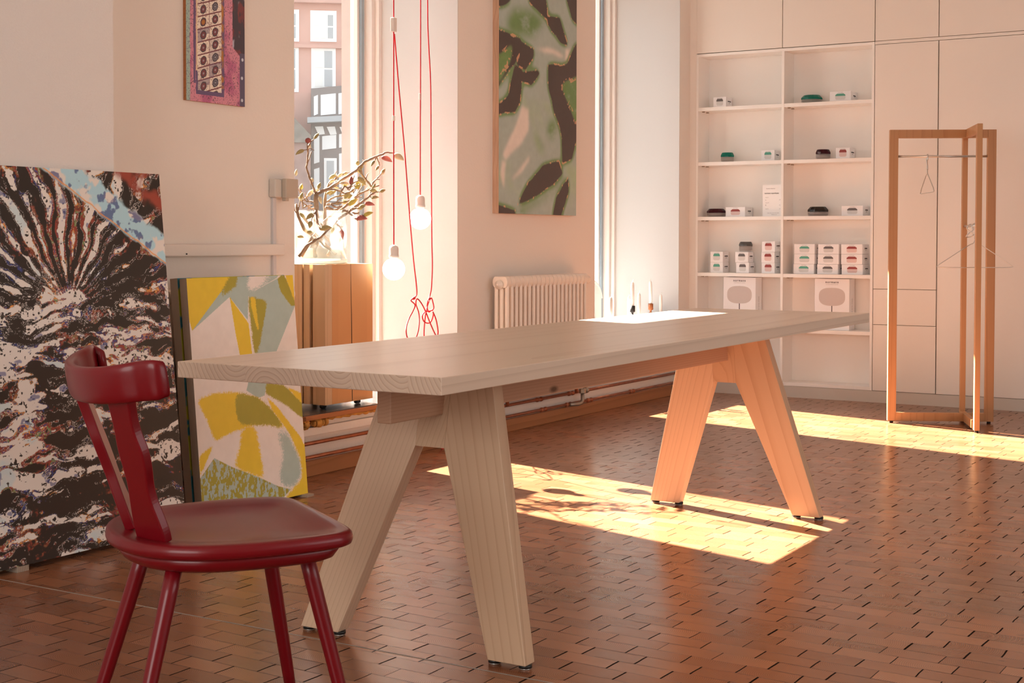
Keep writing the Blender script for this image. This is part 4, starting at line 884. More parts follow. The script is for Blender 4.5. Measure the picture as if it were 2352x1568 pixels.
def paint_burst(u, v):
    """black ground with white, fringed shards fanning out from a centre; u, v scaled to metres"""
    ref = (178, 150, 130)
    blk = alb((30, 19, 13), ref); wht = alb((182, 154, 134), ref); red = alb((122, 44, 28), ref); blu = alb((46, 48, 84), ref); cyn = alb((140, 150, 143), ref); org = alb((182, 108, 48), ref); grn = alb((88, 108, 58), ref)
    x = u*BW; y = v*BH; cx, cy = 3.215-BX, 0.80
    dx, dy = x-cx, y-cy; r = np.sqrt(dx*dx+dy*dy)+1e-4; th = np.arctan2(dy, dx)
    wr = (fbm(x*8, y*8, 3, 3)-0.5); w2 = (fbm(x*34, y*34, 7, 4, 0.6)-0.5)
    up = sstep(-0.05, 0.07, dy + 0.16*wr - 0.05)
    # petals: shards with a random radial start and length
    ta = (th + wr*0.22)*5.3; k = np.floor(ta); ft = ta-k-0.5
    h1 = vnoise(k*3.7+0.5, k*0+2.5, 201); h2 = vnoise(k*5.1+9.5, k*0+7.5, 202)
    seg = fbm(ta*0.9+40, r*9+k*3, 12, 3, 0.6)
    f1 = 0.515 + 0.20*(seg-0.42) + 0.42*(0.25-np.abs(ft)) + 0.10*(fbm(ta*4.5, r*14, 14, 3, 0.6)-0.5) - 0.05*(h1 > 0.55)
    f2 = fbm((x+wr*0.10)*8.5, (y + wr*0.10)*34, 23, 4, 0.55)*0.75 + 0.125 + 0.10*(fbm(x*2.3, y*5, 29, 2)-0.5)
    f = f1*up + f2*(1-up) + w2*0.17 - 0.07*np.exp(-r*11)
    f = f + 0.075*sstep(0.36, 0.0, y)*sstep(1.05, 0.45, x) + 0.03*sstep(0.75, 0.5, x)*(1-up)
    f = f - 0.045*sstep(0.16, 0.34, x-cx)*sstep(0.02, 0.22, dy)*sstep(0.45, 0.30, dy)
    T = 0.556
    c = np.ones(u.shape+(3,), np.float32)*blk
    g = fbm(x*90, y*90, 55, 3, 0.6); reg = fbm(x*5+4, y*6, 61, 3)
    band = sstep(0.070, 0.012, np.abs(f-(T-0.045)))
    c = mixc(c, band*sstep(0.46, 0.58, reg + (g-0.5)*0.5)*0.95, red)
    c = mixc(c, band*sstep(0.60, 0.68, g)*sstep(.45, .6, reg)*0.8, grn)
    c = mixc(c, sstep(0.012, 0.004, np.abs(f-(T-0.020)))*sstep(0.46, 0.58, fbm(x*14, y*14, 71)), blu)
    c = mixc(c, sstep(0.010, 0.003, np.abs(f-(T-0.008)))*sstep(0.50, 0.62, fbm(x*11+9, y*11, 81)), org)
    c = mixc(c, sstep(T, T+0.006, f), wht)
    c = mixc(c, sstep(T+0.004, T+0.03, f)*sstep(0.60, 0.74, fbm(x*10, y*10, 91))*0.5, cyn)
    c = mixc(c, sstep(T+0.006, T+0.012, f)*(g > 0.685), blk)
    c = mixc(c, sstep(T+0.004, T+0.02, f)*sstep(0.69, 0.74, fbm(x*26+3, y*30, 95, 3))*0.7, blu)
    for lv in (0.036, 0.062, 0.094): c = mixc(c, sstep(0.0042, 0.0016, np.abs(f-(T-lv)))*sstep(.48, .54, fbm(x*9+lv*90, y*9, 17))*0.85, wht)
    # pale blue diagonal band in the upper right corner
    X0 = 3.18-BX; b_ = (y-1.235) + 0.62*(x-X0); bj = (fbm(x*25, y*25, 101)-0.5)*0.05; on = (x > (3.10-BX))
    band = sstep(-0.012, 0.0, b_+bj*0.5)*sstep(0.115, 0.095, b_+bj)*on
    c = mixc(c, band, cyn); c = mixc(c, band*sstep(.5, .60, fbm(x*18, y*18, 111)), wht)
    c = mixc(c, band*sstep(.58, .66, fbm(x*30, y*30, 121))*0.8, blu); c = mixc(c, np.exp(-((b_+bj*.3)/0.003)**2)*on, org)
    cor = sstep(0.16, 0.20, b_+bj)*(x > (3.3-BX)); c = mixc(c, cor*sstep(.4, .6, fbm(x*14, y*14, 131)), red)
    return c
BX = 2.42; BW = 3.665-BX; BH = 1.2545
picture('abstract_artwork', (BX, 3.546, 0.0185), BW, (0, 0.125, 1.247), BH, 0.019, 760, 760, paint_burst, 'large black, white and red abstract picture leaning against the wall', m_ply)
for x in (2.62, 2.93):
    b = MB(); b.box(x, x+0.045, 3.545, 3.60, 0.0, 0.018); tag(b.build('wooden_spacer', m_ply, bevel=0.001), 'small wooden block under the lower edge of the large black picture' if x > 2.8 else 'small wooden block under the black picture, hidden left of the frame', 'wooden block')
Vy = (0, 0.077, 0.88)
picture('leaning_picture', (3.833, 3.626, 0.010), 0.605, Vy, 0.884, 0.035, 300, 440, paint_yellow, 'yellow, blue and cream abstract picture on the front one of two leaning boards', m_ply)
picture('leaning_picture', (3.833, 3.672, 0.010), 0.605, (0, 0.077, 0.88), 0.884, 0.037, 60, 90, lambda u, v: np.where((fbm(u*5, v*8, 3) > 0.5)[..., None], alb((150, 130, 30))[None, None, :], alb((40, 90, 90))[None, None, :]).astype(np.float32), 'second thick board leaning directly behind the yellow and blue picture', m_ply)
b = MB(); b.box(4.40, 4.445, 3.60, 3.66, 0.0, 0.0095); tag(b.build('wooden_spacer', m_ply), 'flat wood offcut under the right corner of the yellow picture', 'wooden block')
b = MB(); b.box(3.86, 3.905, 3.60, 3.70, 0.0, 0.0095); tag(b.build('wooden_spacer', m_ply), 'flat wood offcut under the left corner of the yellow picture behind the chair', 'wooden block')
picture('wall_picture', (6.343, 3.892, 1.176), 0.86, (0, 0, 1), 1.30, 0.038, 330, 500, paint_green, 'tall green, grey and black abstract picture hanging between the two windows', m_ply2)
picture('wall_picture', (4.056, 3.915, 1.577), 0.336, (0, 0, 1), 1.00, 0.015, 240, 620, paint_pink, 'narrow pink picture of rusty tiles and dials on the wall above the casing', m_ledge)

# ------------------------------------------------------------------ wooden block pedestal with vase and magnolia branches
t = thing('block_pedestal', 'squared orange wooden beam block on black castors standing in the first window niche', 'pedestal', (5.1, 4.1, 0.2745))
x0, x1, y0, y1, zb, zt = 4.932, 5.285, 3.93, 4.285, 0.296, 0.924
b = MB()
b.box(x0+0.05, x1, y0, y1, zb, zt, 0)
cut = [(3.93, 4.000), (4.018, 4.052), (4.062, 4.285)]
for (a, c) in cut: b.box(x0, x0+0.05, a, c, zb, zt, 1)
b.box(x0+0.04, x0+0.05, y0+0.001, y1-0.001, zb, zt, 1)
b.build('block', [m_block, m_blocke], t, world=True, bevel=0.0015)
b = MB(); b.prism([(5.117, zt), (5.1185, zt), (5.127, 0.62), (5.131, zb), (5.127, zb), (5.122, 0.62)], lambda p, s: (p[0], s, p[1]), y0-0.0005, y0+0.002); b.build('drying_crack', m_black, t, world=True)
b = MB(); b.box(x0+0.012, x0+0.040, y0-0.0008, y0+0.01, zb, 0.50); b.build('corner_gap', m_black, t, world=True) if False else None
for (cx, cy) in ((4.985, 3.985), (5.225, 3.975), (4.985, 4.23), (5.225, 4.23)):
    b = MB(); b.lathe([(0.0098, -0.014), (0.0106, -0.011), (0.0106, 0.011), (0.0098, 0.014)], (cx, cy, 0.2853), 18, axis='x')
    b.build('castor', m_black, t, world=True)
VC = (5.128, 4.115)
t = thing('glass_vase', 'wide clear cylindrical glass vase with water on the wooden block', 'vase', (VC[0], VC[1], 0.924))
R = 0.124
b = MB(); b.lathe([(R, 0.022), (R, 0.245), (R-0.006, 0.245), (R-0.006, 0.026), (0.01, 0.026)], n=64); b.build('glass_wall', m_vase, t)
b = MB(); b.lathe([(R-0.012, 0.0006), (R, 0.005), (R, 0.022), (0.01, 0.0222)], n=64); b.build('thick_base', m_vbase, t)
b = MB(); b.lathe([(R-0.007, 0.027), (R-0.007, 0.072)], n=64); b.build('water', m_water, t)
def smooth_(p):
    p = [Vector(q) for q in p]; return [p[0], p[0].lerp(p[1], .35), p[0].lerp(p[1], .7), p[1], p[1].lerp(p[2], .35), p[1].lerp(p[2], .7), p[2]]
BR, BU = [[[[[5.083,4.12,0.994],[5.087,4.11,1.062],[5.082,4.1,1.133],[5.068,4.09,1.204],[5.056,4.08,1.246]],0.017,0.013],[[[5.152,4.16,0.939],[5.131,4.15,0.99],[5.193,4.14,1.081],[5.184,4.13,1.171],[5.174,4.12,1.247]],0.012,0.008],[[[4.975,4.1,0.959],[5.017,4.08,1.033],[5.087,4.06,1.115],[5.159,4.04,1.173],[5.169,4.02,1.191]],0.01,0.006],[[[5.198,4.08,0.968],[5.106,4.098,1.033],[5.015,4.115,1.079],[4.993,4.133,1.143],[4.998,4.15,1.196]],0.01,0.007],[[[5.267,4.18,0.96],[5.314,4.185,1.015],[5.21,4.19,1.081],[5.136,4.195,1.113],[5.08,4.2,1.166]],0.009,0.006],[[[4.91,4.06,0.96],[4.946,4.045,1.009],[5.022,4.03,1.044],[5.082,4.015,1.09],[5.108,4.0,1.122]],0.008,0.005],[[[5.056,4.08,1.243],[5.065,4.064,1.25],[5.113,4.049,1.269],[5.151,4.033,1.293],[5.171,4.017,1.313],[5.203,4.001,1.334],[5.23,3.986,1.353],[5.245,3.97,1.376],[5.251,3.954,1.394],[5.274,3.939,1.407],[5.302,3.923,1.421],[5.323,3.907,1.431],[5.338,3.891,1.442],[5.366,3.876,1.441],[5.375,3.86,1.434]],0.0105,0.004],[[[5.081,4.1,1.249],[5.053,4.091,1.268],[5.026,4.082,1.291],[4.996,4.073,1.322],[4.974,4.064,1.345],[4.957,4.056,1.362],[4.954,4.047,1.386],[4.945,4.038,1.413],[4.934,4.029,1.436],[4.921,4.02,1.463]],0.006,0.0035],[[[4.934,4.03,1.436],[4.904,4.025,1.433],[4.882,4.02,1.425]],0.003,0.002],[[[4.936,4.03,1.442],[4.938,4.015,1.445],[4.944,4.0,1.433]],0.003,0.002],[[[5.317,3.93,1.42],[5.282,3.915,1.405],[5.253,3.9,1.389]],0.004,0.003],[[[5.317,3.93,1.42],[5.329,3.93,1.401],[5.339,3.93,1.383],[5.326,3.93,1.375]],0.004,0.003],[[[5.271,3.97,1.396],[5.265,3.97,1.404]],0.005,0.003],[[[5.149,4.1,1.185],[5.185,4.079,1.171],[5.228,4.057,1.182],[5.277,4.036,1.219],[5.285,4.014,1.245],[5.311,3.993,1.262],[5.337,3.971,1.278],[5.363,3.95,1.29]],0.009,0.004],[[[5.126,4.05,1.112],[5.179,4.028,1.141],[5.221,4.007,1.171],[5.24,3.985,1.193],[5.271,3.963,1.222],[5.278,3.942,1.24],[5.279,3.92,1.25]],0.009,0.005],[[[5.134,4.02,1.159],[5.153,3.99,1.169],[5.149,3.96,1.155],[5.139,3.93,1.14],[5.117,3.9,1.129]],0.007,0.004],[[[5.302,3.95,1.281],[5.288,3.958,1.302],[5.268,3.965,1.323],[5.254,3.973,1.341],[5.252,3.98,1.352]],0.006,0.005],[[[5.302,3.95,1.281],[5.305,3.943,1.302],[5.314,3.937,1.313],[5.329,3.93,1.327]],0.005,0.004],[[[5.186,4.12,1.211],[5.193,4.103,1.225],[5.217,4.085,1.237],[5.253,4.067,1.245],[5.278,4.05,1.245]],0.006,0.004],[[[5.135,4.08,1.198],[5.17,4.067,1.201],[5.2,4.053,1.207],[5.229,4.04,1.211]],0.007,0.005],[[[5.116,4.06,1.262],[5.137,4.04,1.266],[5.169,4.02,1.256],[5.172,4.0,1.245]],0.006,0.004],[[[5.137,4.0,1.255],[5.15,3.987,1.28],[5.169,3.975,1.262],[5.17,3.963,1.287],[5.177,3.95,1.298]],0.005,0.003],[[[5.197,3.97,1.288],[5.196,3.96,1.27],[5.165,3.95,1.248]],0.004,0.003],[[[5.252,3.98,1.297],[5.246,3.98,1.272],[5.216,3.98,1.271]],0.004,0.003],[[[5.143,4.0,1.187],[5.097,4.0,1.183],[5.063,4.0,1.196]],0.005,0.004],[[[5.174,4.12,1.243],[5.19,4.128,1.269],[5.222,4.135,1.303],[5.267,4.143,1.33],[5.3,4.15,1.336]],0.006,0.004],[[[5.188,4.14,1.258],[5.204,4.13,1.28],[5.227,4.12,1.307],[5.249,4.11,1.325],[5.266,4.1,1.337]],0.006,0.004],[[[5.178,4.1,1.243],[5.195,4.1,1.247],[5.213,4.1,1.258]],0.004,0.003],[[[5.106,4.12,1.184],[5.073,4.125,1.176],[5.056,4.13,1.19],[5.029,4.135,1.179],[5.03,4.14,1.211],[5.064,4.145,1.226],[5.098,4.15,1.256]],0.006,0.004],[[[5.064,4.1,1.208],[5.062,4.117,1.211],[5.055,4.133,1.208],[5.047,4.15,1.219]],0.005,0.003],[[[5.058,4.2,1.184],[5.075,4.2,1.181],[5.086,4.2,1.195]],0.005,0.003],[[[5.086,4.15,1.173],[5.086,4.15,1.191],[5.115,4.15,1.195]],0.004,0.003],[[[5.019,4.05,1.167],[4.971,4.025,1.145],[4.908,4.0,1.134]],0.005,0.003],[[[5.019,4.05,1.167],[4.99,4.027,1.132],[4.977,4.003,1.1],[4.965,3.98,1.082]],0.009,0.007],[[[4.983,4.03,1.152],[4.945,4.015,1.131],[4.921,4.0,1.106]],0.004,0.003],[[[5.126,4.05,1.116],[5.151,4.033,1.105],[5.152,4.017,1.091],[5.143,4.0,1.076]],0.006,0.004],[[[5.163,4.02,1.095],[5.192,4.02,1.095]],0.004,0.003],[[[5.149,4.05,1.112],[5.143,4.05,1.091]],0.004,0.003],[[[5.128,3.9,1.122],[5.163,3.9,1.147],[5.187,3.9,1.144]],0.004,0.003],[[[5.159,3.95,1.158],[5.183,3.95,1.155],[5.206,3.95,1.159]],0.005,0.004],[[[5.263,3.93,1.236],[5.279,3.92,1.229]],0.003,0.003],[[[5.224,3.95,1.199],[5.24,3.94,1.199]],0.004,0.003]],[[[4.898,4.02,1.431],[4.839,4.02,1.408],0.0078,0],[[4.912,4.02,1.469],[4.944,4.02,1.482],0.0107,1],[[5.34,3.92,1.419],[5.427,3.92,1.402],0.011,1],[[5.356,3.86,1.429],[5.437,3.86,1.408],0.0134,2],[[5.259,3.9,1.4],[5.232,3.9,1.372],0.0061,0],[[5.319,3.92,1.377],[5.295,3.92,1.356],0.0061,0],[[5.174,3.97,1.284],[5.175,3.97,1.328],0.0093,1],[[5.211,3.96,1.321],[5.273,3.96,1.287],0.0103,0],[[5.241,3.99,1.369],[5.289,3.99,1.335],0.0098,0],[[5.126,4.0,1.293],[5.201,4.0,1.289],0.0071,2],[[5.242,4.1,1.329],[5.284,4.1,1.347],0.0061,2],[[5.203,4.12,1.317],[5.256,4.12,1.339],0.0082,0],[[5.047,4.12,1.232],[5.086,4.12,1.264],0.0089,2],[[5.058,4.2,1.327],[5.063,4.2,1.359],0.0061,2],[[5.189,4.02,1.224],[5.233,4.02,1.258],0.011,0],[[5.195,4.0,1.192],[5.263,4.0,1.224],0.011,3],[[5.276,3.94,1.265],[5.34,3.94,1.254],0.0082,0],[[5.261,3.92,1.225],[5.322,3.92,1.232],0.0064,0],[[5.234,3.94,1.199],[5.315,3.94,1.196],0.0089,1],[[5.172,3.9,1.14],[5.249,3.9,1.16],0.0086,3],[[5.117,3.9,1.129],[5.205,3.9,1.13],0.0107,1],[[4.938,4.0,1.148],[4.886,4.0,1.123],0.0089,0],[[4.921,4.0,1.117],[4.91,4.0,1.084],0.0096,0],[[4.957,3.98,1.079],[5.046,3.98,1.088],0.0103,0],[[5.143,4.05,1.094],[5.132,4.05,1.057],0.0078,0],[[5.14,4.0,1.08],[5.149,4.0,1.034],0.0096,1],[[5.041,4.05,1.231],[5.058,4.05,1.196],0.0078,2],[[5.13,4.08,1.245],[5.187,4.08,1.257],0.0071,0],[[5.213,4.1,1.277],[5.251,4.1,1.274],0.0057,2],[[5.159,4.08,1.242],[5.205,4.08,1.262],0.0064,0],[[5.284,4.0,1.299],[5.266,4.0,1.273],0.0053,2],[[4.992,4.08,1.067],[5.036,4.08,1.067],0.0071,0],[[4.948,4.1,1.047],[4.994,4.1,1.044],0.0064,0],[[5.212,4.1,1.044],[5.201,4.1,1.008],0.0078,2],[[5.087,4.1,1.255],[5.098,4.1,1.275],0.0071,2],[[4.989,4.12,1.153],[5.03,4.12,1.126],0.0071,0],[[5.241,4.04,1.226],[5.277,4.04,1.245],0.0064,0],[[5.181,4.1,1.301],[5.219,4.1,1.313],0.0071,2]]]
t = thing('magnolia_branches', 'bare magnolia branches with furry buds arranged in the glass vase', 'branches', (VC[0], VC[1], 0.955))
rnd = random.Random(3)
for pts, r0, r1 in BR:
    P_ = [Vector(p) for p in pts]
    dense = []
    for i in range(len(P_)-1):
        for q in range(3):
            p_ = P_[i].lerp(P_[i+1], q/3)
            dense.append(p_ + Vector((rnd.uniform(-1, 1), rnd.uniform(-1, 1), rnd.uniform(-1, 1)))*0.0018*(q > 0))
    dense.append(P_[-1]); k = len(dense)
    rs = [(r0+(r1-r0)*i/(k-1))*0.82*rnd.uniform(0.85, 1.2) for i in range(k)]
    for p_ in dense: p_.y = min(p_.y, 4.34); p_.z = max(p_.z, 0.958)
    b = MB(); b.tube(dense, rs, 7); b.build('twig', m_bark, t, world=True)
extra = []
for pts, r0, r1 in BR:
    if len(pts) < 4 or len(extra) > 34: continue
    P_ = [Vector(p) for p in pts]
    if P_[-1].z < 1.12: continue
    for q in range(3):
        i = rnd.randrange(1, len(P_)-1); o_ = P_[i].lerp(P_[i+1], rnd.random())
        if o_.z < 1.13 or o_.z > 1.36 and o_.x > 5.25: continue
        ax_ = (P_[i+1]-P_[i]).normalized(); d_ = (ax_*0.7 + Vector((rnd.uniform(-.2, 1.0), rnd.uniform(-.5, .35), rnd.uniform(-.3, .9)))).normalized()
        L_ = rnd.uniform(0.03, 0.07); mid = o_ + d_*L_*0.5 + Vector((0, 0, rnd.uniform(-.006, .010))); end = o_ + d_*L_
        if end.y > 4.33: continue
        b = MB(); b.tube(smooth_([o_, mid, end]), [0.0032, 0.003, 0.0028, 0.0026, 0.0024, 0.0022, 0.002], 6); b.build('twig', m_bark, t, world=True)
        if rnd.random() < 0.6: extra.append((end, end + (d_ + Vector((0.3, 0, 0.1)))*rnd.uniform(0.020, 0.030), rnd.uniform(0.0055, 0.0085), rnd.choice((0, 0, 2, 3))))
for p0, p1, w_, c in BU + extra:
    p0, p1 = Vector(p0), Vector(p1); k = 8; pts = []; rs = []
    bend = Vector((0, 0, 1))*(p1-p0).length*0.06
    for i in range(k+1):
        u_ = i/k; pts.append(p0.lerp(p1, u_) + bend*math.sin(u_*PI)); rs.append(max(0.0006, w_*1.15*(math.sin(PI*min(1, u_**0.75))**0.8)))
    b = MB(); b.tube(pts, rs, 10); b.build('bud', [m_bud, m_budp, m_budw, m_budy][c], t, world=True)

# ------------------------------------------------------------------ pendant bulbs on red cables
def smooth(pts, k=5):
    out = []; n = len(pts)
    for i in range(n-1):
        p0 = Vector(pts[max(i-1, 0)]); p1 = Vector(pts[i]); p2 = Vector(pts[i+1]); p3 = Vector(pts[min(i+2, n-1)])
        for q in range(k):
            t_ = q/k; out.append(0.5*((2*p1)+(-p0+p2)*t_+(2*p0-5*p1+4*p2-p3)*t_*t_+(-p0+3*p1-3*p2+p3)*t_**3))
    out.append(Vector(pts[-1])); return out
def pendant(bx, by, bz, label, cord_top, loose, kn):
    t = thing('pendant_lamp', label, 'lamp', (bx, by, bz-0.05), group=None)
    b = MB(); rr = 0.0525; prof = []
    for a in range(0, 155, 12): prof.append((max(0.0008, rr*math.sin(math.radians(a))), -rr*math.cos(math.radians(a))))
    prof += [(0.0165, 0.048), (0.0150, 0.060)]
    b.lathe(prof, (bx, by, bz), 28); b.build('bulb', m_bulb, t, world=True)
    b = MB(); b.lathe([(0.020, 0.052), (0.0235, 0.056), (0.0235, 0.066), (0.0222, 0.068), (0.0222, 0.095), (0.019, 0.106), (0.012, 0.111), (0.006, 0.113)], (bx, by, bz), 24); b.build('lamp_holder', m_porc, t, world=True)
    b = MB(); b.tube(smooth([(bx, by, bz+0.11)] + cord_top, 4), 0.0032, 8); b.build('cord', m_cable, t, world=True)
    b = MB(); b.tube(smooth(loose, 5), 0.0032, 8); b.build('loose_cable', m_cable, t, world=True)
    for (p, s_) in kn:
        b = MB(); pts = []
        for q in range(26):
            a = q/25*2*PI*2.2; pts.append((p[0]+s_*math.cos(a)*(0.9+0.1*q/25), p[1]+0.5*s_*math.sin(a*1.3), p[2]+s_*0.55*math.sin(a)))
        b.tube(pts, 0.0036, 8); b.build('knot', m_cable, t, world=True)
    return t
CA = [[5.351, 3.853, 1.991], [5.386, 3.853, 1.748], [5.428, 3.853, 1.486], [5.453, 3.853, 1.303], [5.481, 3.853, 1.098], [5.507, 3.853, 0.932], [5.528, 3.853, 0.828], [5.532, 3.853, 0.774], [5.507, 3.853, 0.758], [5.492, 3.858, 0.746], [5.501, 3.841, 0.725], [5.497, 3.851, 0.694], [5.488, 3.865, 0.663], [5.447, 3.852, 0.628], [5.429, 3.841, 0.596], [5.466, 3.857, 0.565], [5.511, 3.864, 0.549], [5.518, 3.846, 0.57], [5.538, 3.844, 0.619], [5.564, 3.862, 0.68], [5.534, 3.859, 0.728], [5.52, 3.842, 0.753], [5.56, 3.849, 0.735], [5.619, 3.865, 0.695], [5.647, 3.853, 0.63], [5.666, 3.841, 0.583], [5.707, 3.856, 0.563], [5.731, 3.864, 0.583], [5.691, 3.848, 0.643], [5.654, 3.843, 0.687]]
CB = [[5.643, 3.87, 3.026], [5.648, 3.87, 2.192], [5.655, 3.87, 2.005], [5.674, 3.87, 1.797], [5.678, 3.87, 1.502], [5.682, 3.87, 1.248], [5.686, 3.87, 1.015], [5.69, 3.87, 0.908], [5.682, 3.87, 0.802], [5.674, 3.875, 0.76], [5.636, 3.858, 0.741], [5.642, 3.868, 0.708], [5.678, 3.882, 0.683], [5.684, 3.869, 0.692], [5.681, 3.858, 0.671], [5.685, 3.874, 0.636], [5.664, 3.881, 0.629], [5.605, 3.863, 0.643], [5.592, 3.861, 0.671], [5.644, 3.879, 0.685], [5.677, 3.876, 0.688], [5.685, 3.859, 0.7], [5.689, 3.866, 0.73], [5.696, 3.882, 0.751], [5.65, 3.87, 0.719], [5.616, 3.858, 0.678], [5.627, 3.873, 0.624], [5.635, 3.881, 0.571], [5.619, 3.865, 0.509], [5.6, 3.84, 0.35], [5.58, 3.8, 0.1], [5.775, 3.87, 0.004], [5.756, 3.819, 0.004], [5.725, 3.76, 0.004]]
t1 = pendant(5.335, 3.845, 0.898, 'lower glowing globe bulb hanging on a red cable, left of the two', [(5.334, 3.845, 1.3), (5.334, 3.845, 1.85), (5.334, 3.845, 3.35)], CA, [((5.507,3.853,0.756), 0.008)])
b = MB(); b.box(-0.0135, 0.0135, -0.010, 0.010, -0.033, 0.033); o = b.build('junction_block', m_porc, t1, bevel=0.003); o.location = (5.334-5.335, 0, 2.03-(0.898-0.05))
b = MB(); b.box(-0.009, 0.009, -0.003, 0.003, -0.012, 0.012); o = b.build('cable_tag', m_paper, t1, bevel=0.002); o.location = (-0.001, 0, 1.598-0.848)
t2 = pendant(5.575, 3.862, 1.136, 'higher glowing globe bulb hanging on a red cable, right of the two', [(5.575, 3.862, 1.6), (5.577, 3.862, 1.9), (5.578, 3.862, 3.35)], CB, [((5.664,3.870,0.748), 0.007)])
b = MB(); b.box(-0.004, 0.004, -0.003, 0.003, -0.015, 0.015); o = b.build('cable_tag', m_paper, t2, bevel=0.001); o.location = (-0.006, 0, 1.72-1.086)

# ------------------------------------------------------------------ candles and white furniture in the second niche
TZ = 0.535
t = thing('candle_table', 'low white table in the far window niche carrying the candles', 'table', (8.2, 4.03, 0.2745))
b = MB(); b.box(7.80, 8.70, 3.94, 4.13, TZ-0.02, TZ); b.build('tabletop', mat('grey_table_paint', (0.35, 0.34, 0.33), 0.5), t, world=True, bevel=0.003)
for x in (7.83, 8.66):
    for y in (3.965, 4.105): b = MB(); b.tube([(x, y, 0.2748), (x, y, TZ-0.02)], 0.012, 10); b.build('leg', m_cast, t, world=True)
def holder(x, y, m, label, h=0.078):
    t = thing('candle_holder', label, 'candle holder', (x, y, TZ))
    b = MB(); b.lathe([(0.0165, 0.0004), (0.0170, 0.003), (0.0170, 0.014), (0.012, 0.019), (0.006, 0.024), (0.0055, 0.030), (0.010, 0.035), (0.0165, 0.038), (0.0170, 0.042), (0.0170, h), (0.0118, h), (0.0118, h-0.012), (0.001, h-0.012)], n=22); b.build('body', m, t); return t
def candle(x, y, z, L, label, tilt=0.0, r=0.0105, bent=False):
    t = thing('candle', label, 'candle', (x, y, z))
    b = MB(); b.lathe([(r, 0.0005), (r*1.02, L*0.5), (r, L-0.02), (r*0.75, L-0.006), (0.0015, L)], n=18); b.build('wax', m_candle, t)
    b = MB(); b.tube([(0, 0, L-0.004), (0.001, -0.002, L+0.007), (0.004 if not bent else -0.005, -0.003, L+0.014)], 0.0014, 6); b.build('wick', m_wick, t)
    t.rotation_euler = (0, tilt, 0); return t
candle(7.865, 4.00, TZ, 0.145, 'short thick white candle at the left, in front of the white chair back')
candle(8.310, 4.095, TZ, 0.130, 'white candle just left behind the black candle holder')
holder(8.172, 4.00, m_hblack, 'black turned candle holder carrying the tallest white candle')
candle(8.172, 4.00, TZ+0.067, 0.165, 'tall white candle in the black holder', 0.0)
holder(8.196, 3.966, m_hbrown, 'low brown candle holder beside the black one', 0.045) if False else None
t = thing('candle_holder', 'low orange brown wooden candle holder beside the black one', 'candle holder', (8.238, 3.985, TZ)); b = MB(); b.lathe([(0.0165, 0.0004), (0.0172, 0.002), (0.0172, 0.012), (0.0108, 0.012), (0.0108, 0.006), (0.001, 0.006)], n=22); b.build('body', m_hbrown, t)
candle(8.238, 3.985, TZ+0.006, 0.152, 'white candle in the low brown holder')
holder(8.508, 4.03, m_hbrown, 'reddish brown turned wooden candle holder at the right')
candle(8.508, 4.03, TZ+0.067, 0.165, 'white candle leaning slightly left in the reddish brown holder', -0.05, bent=True)
candle(8.561, 3.981, TZ, 0.140, 'rightmost white candle standing without a holder near the niche wall')
# small white chair behind the candles
t = thing('white_chair', 'small white chair with a rounded shield back in the far window niche', 'chair', (8.16, 4.27, 0.2745))
pol = [(-0.13*math.cos(math.radians(a))*1.0, 0.12+0.125*math.sin(math.radians(a))) for a in range(0, 181, 12)] + [(0.115, -0.10), (-0.115, -0.10)]
b = MB(); n_ = len(pol)
b.prism(pol, lambda p, s: (p[0], 0.02+s+0.16*p[0]*p[0]*-4+0.05*p[1], 0.255+p[1]), 0.0, 0.012); b.build('backrest', m_cast, t, bevel=0.003)
b = MB(); rim = [Vector((p[0], 0.02+0.16*p[0]*p[0]*-4+0.05*p[1], 0.255+p[1])) for p in pol[:16]]; b.tube(rim, 0.008, 8); b.build('back_rim', m_cast, t)
b = MB(); b.box(-0.13, 0.13, -0.13, 0.03, 0.155, 0.170); b.build('seat', m_cast, t, bevel=0.004)
for x in (-0.11, 0.11):
    for y in (-0.11, 0.015): b = MB(); b.tube([(x, y, 0.0003), (x*0.95, y, 0.156)], 0.010, 10); b.build('leg', m_cast, t)

# ------------------------------------------------------------------ garment rack of two crossed frames with wire hangers
RK = thing('garment_rack', 'free-standing oak garment rack of two crossed rectangular frames', 'garment rack', (8.05, 2.0, 0))
def rframe(A, B, ht, wdt, th, zf):
    A = Vector(A); B = Vector(B); d = (B-A).normalized(); nrm = Vector((-d.y, d.x, 0))
    def seg(p, q, name, vertical):
        b = MB()
        if vertical:
            c = [p-d*wdt/2-nrm*th/2, p+d*wdt/2-nrm*th/2, p+d*wdt/2+nrm*th/2, p-d*wdt/2+nrm*th/2]
            b.hexa([v+Vector((0, 0, zf)) for v in c], [v+Vector((0, 0, ht)) for v in c])
        else:
            z0_ = q; c0 = A+d*wdt/2; c1 = B-d*wdt/2
            c = [c0-nrm*th/2, c1-nrm*th/2, c1+nrm*th/2, c0+nrm*th/2]
            b.hexa([v+Vector((0, 0, z0_)) for v in c], [v+Vector((0, 0, z0_+wdt)) for v in c])
        return b.build(name, m_oak, RK, world=True, bevel=0.0015)
    seg(A, None, 'post', True); seg(B, None, 'post', True); seg(None, ht-wdt, 'top_bar', False); seg(None, zf, 'bottom_bar', False)
    for q in (A, B):
        b = MB(); b.lathe([(0.011, 0.0003), (0.011, zf)], (q.x, q.y, 0), 12); b.build('foot', m_black, RK, world=True)
A1, B1 = (7.968, 2.262, 0), (8.215, 1.778, 0)
C1, D1 = (7.794, 1.751, 0), (8.270, 1.938, 0)
rframe(A1, B1, 1.662, 0.047, 0.030, 0.012)
rframe(C1, D1, 1.664, 0.046, 0.028, 0.012)
b = MB(); b.tube([(A1[0], A1[1], 1.512), (B1[0], B1[1], 1.512)], 0.0065, 10); b.build('hanging_rail', m_steel, RK, world=True)
HZ = 1.118
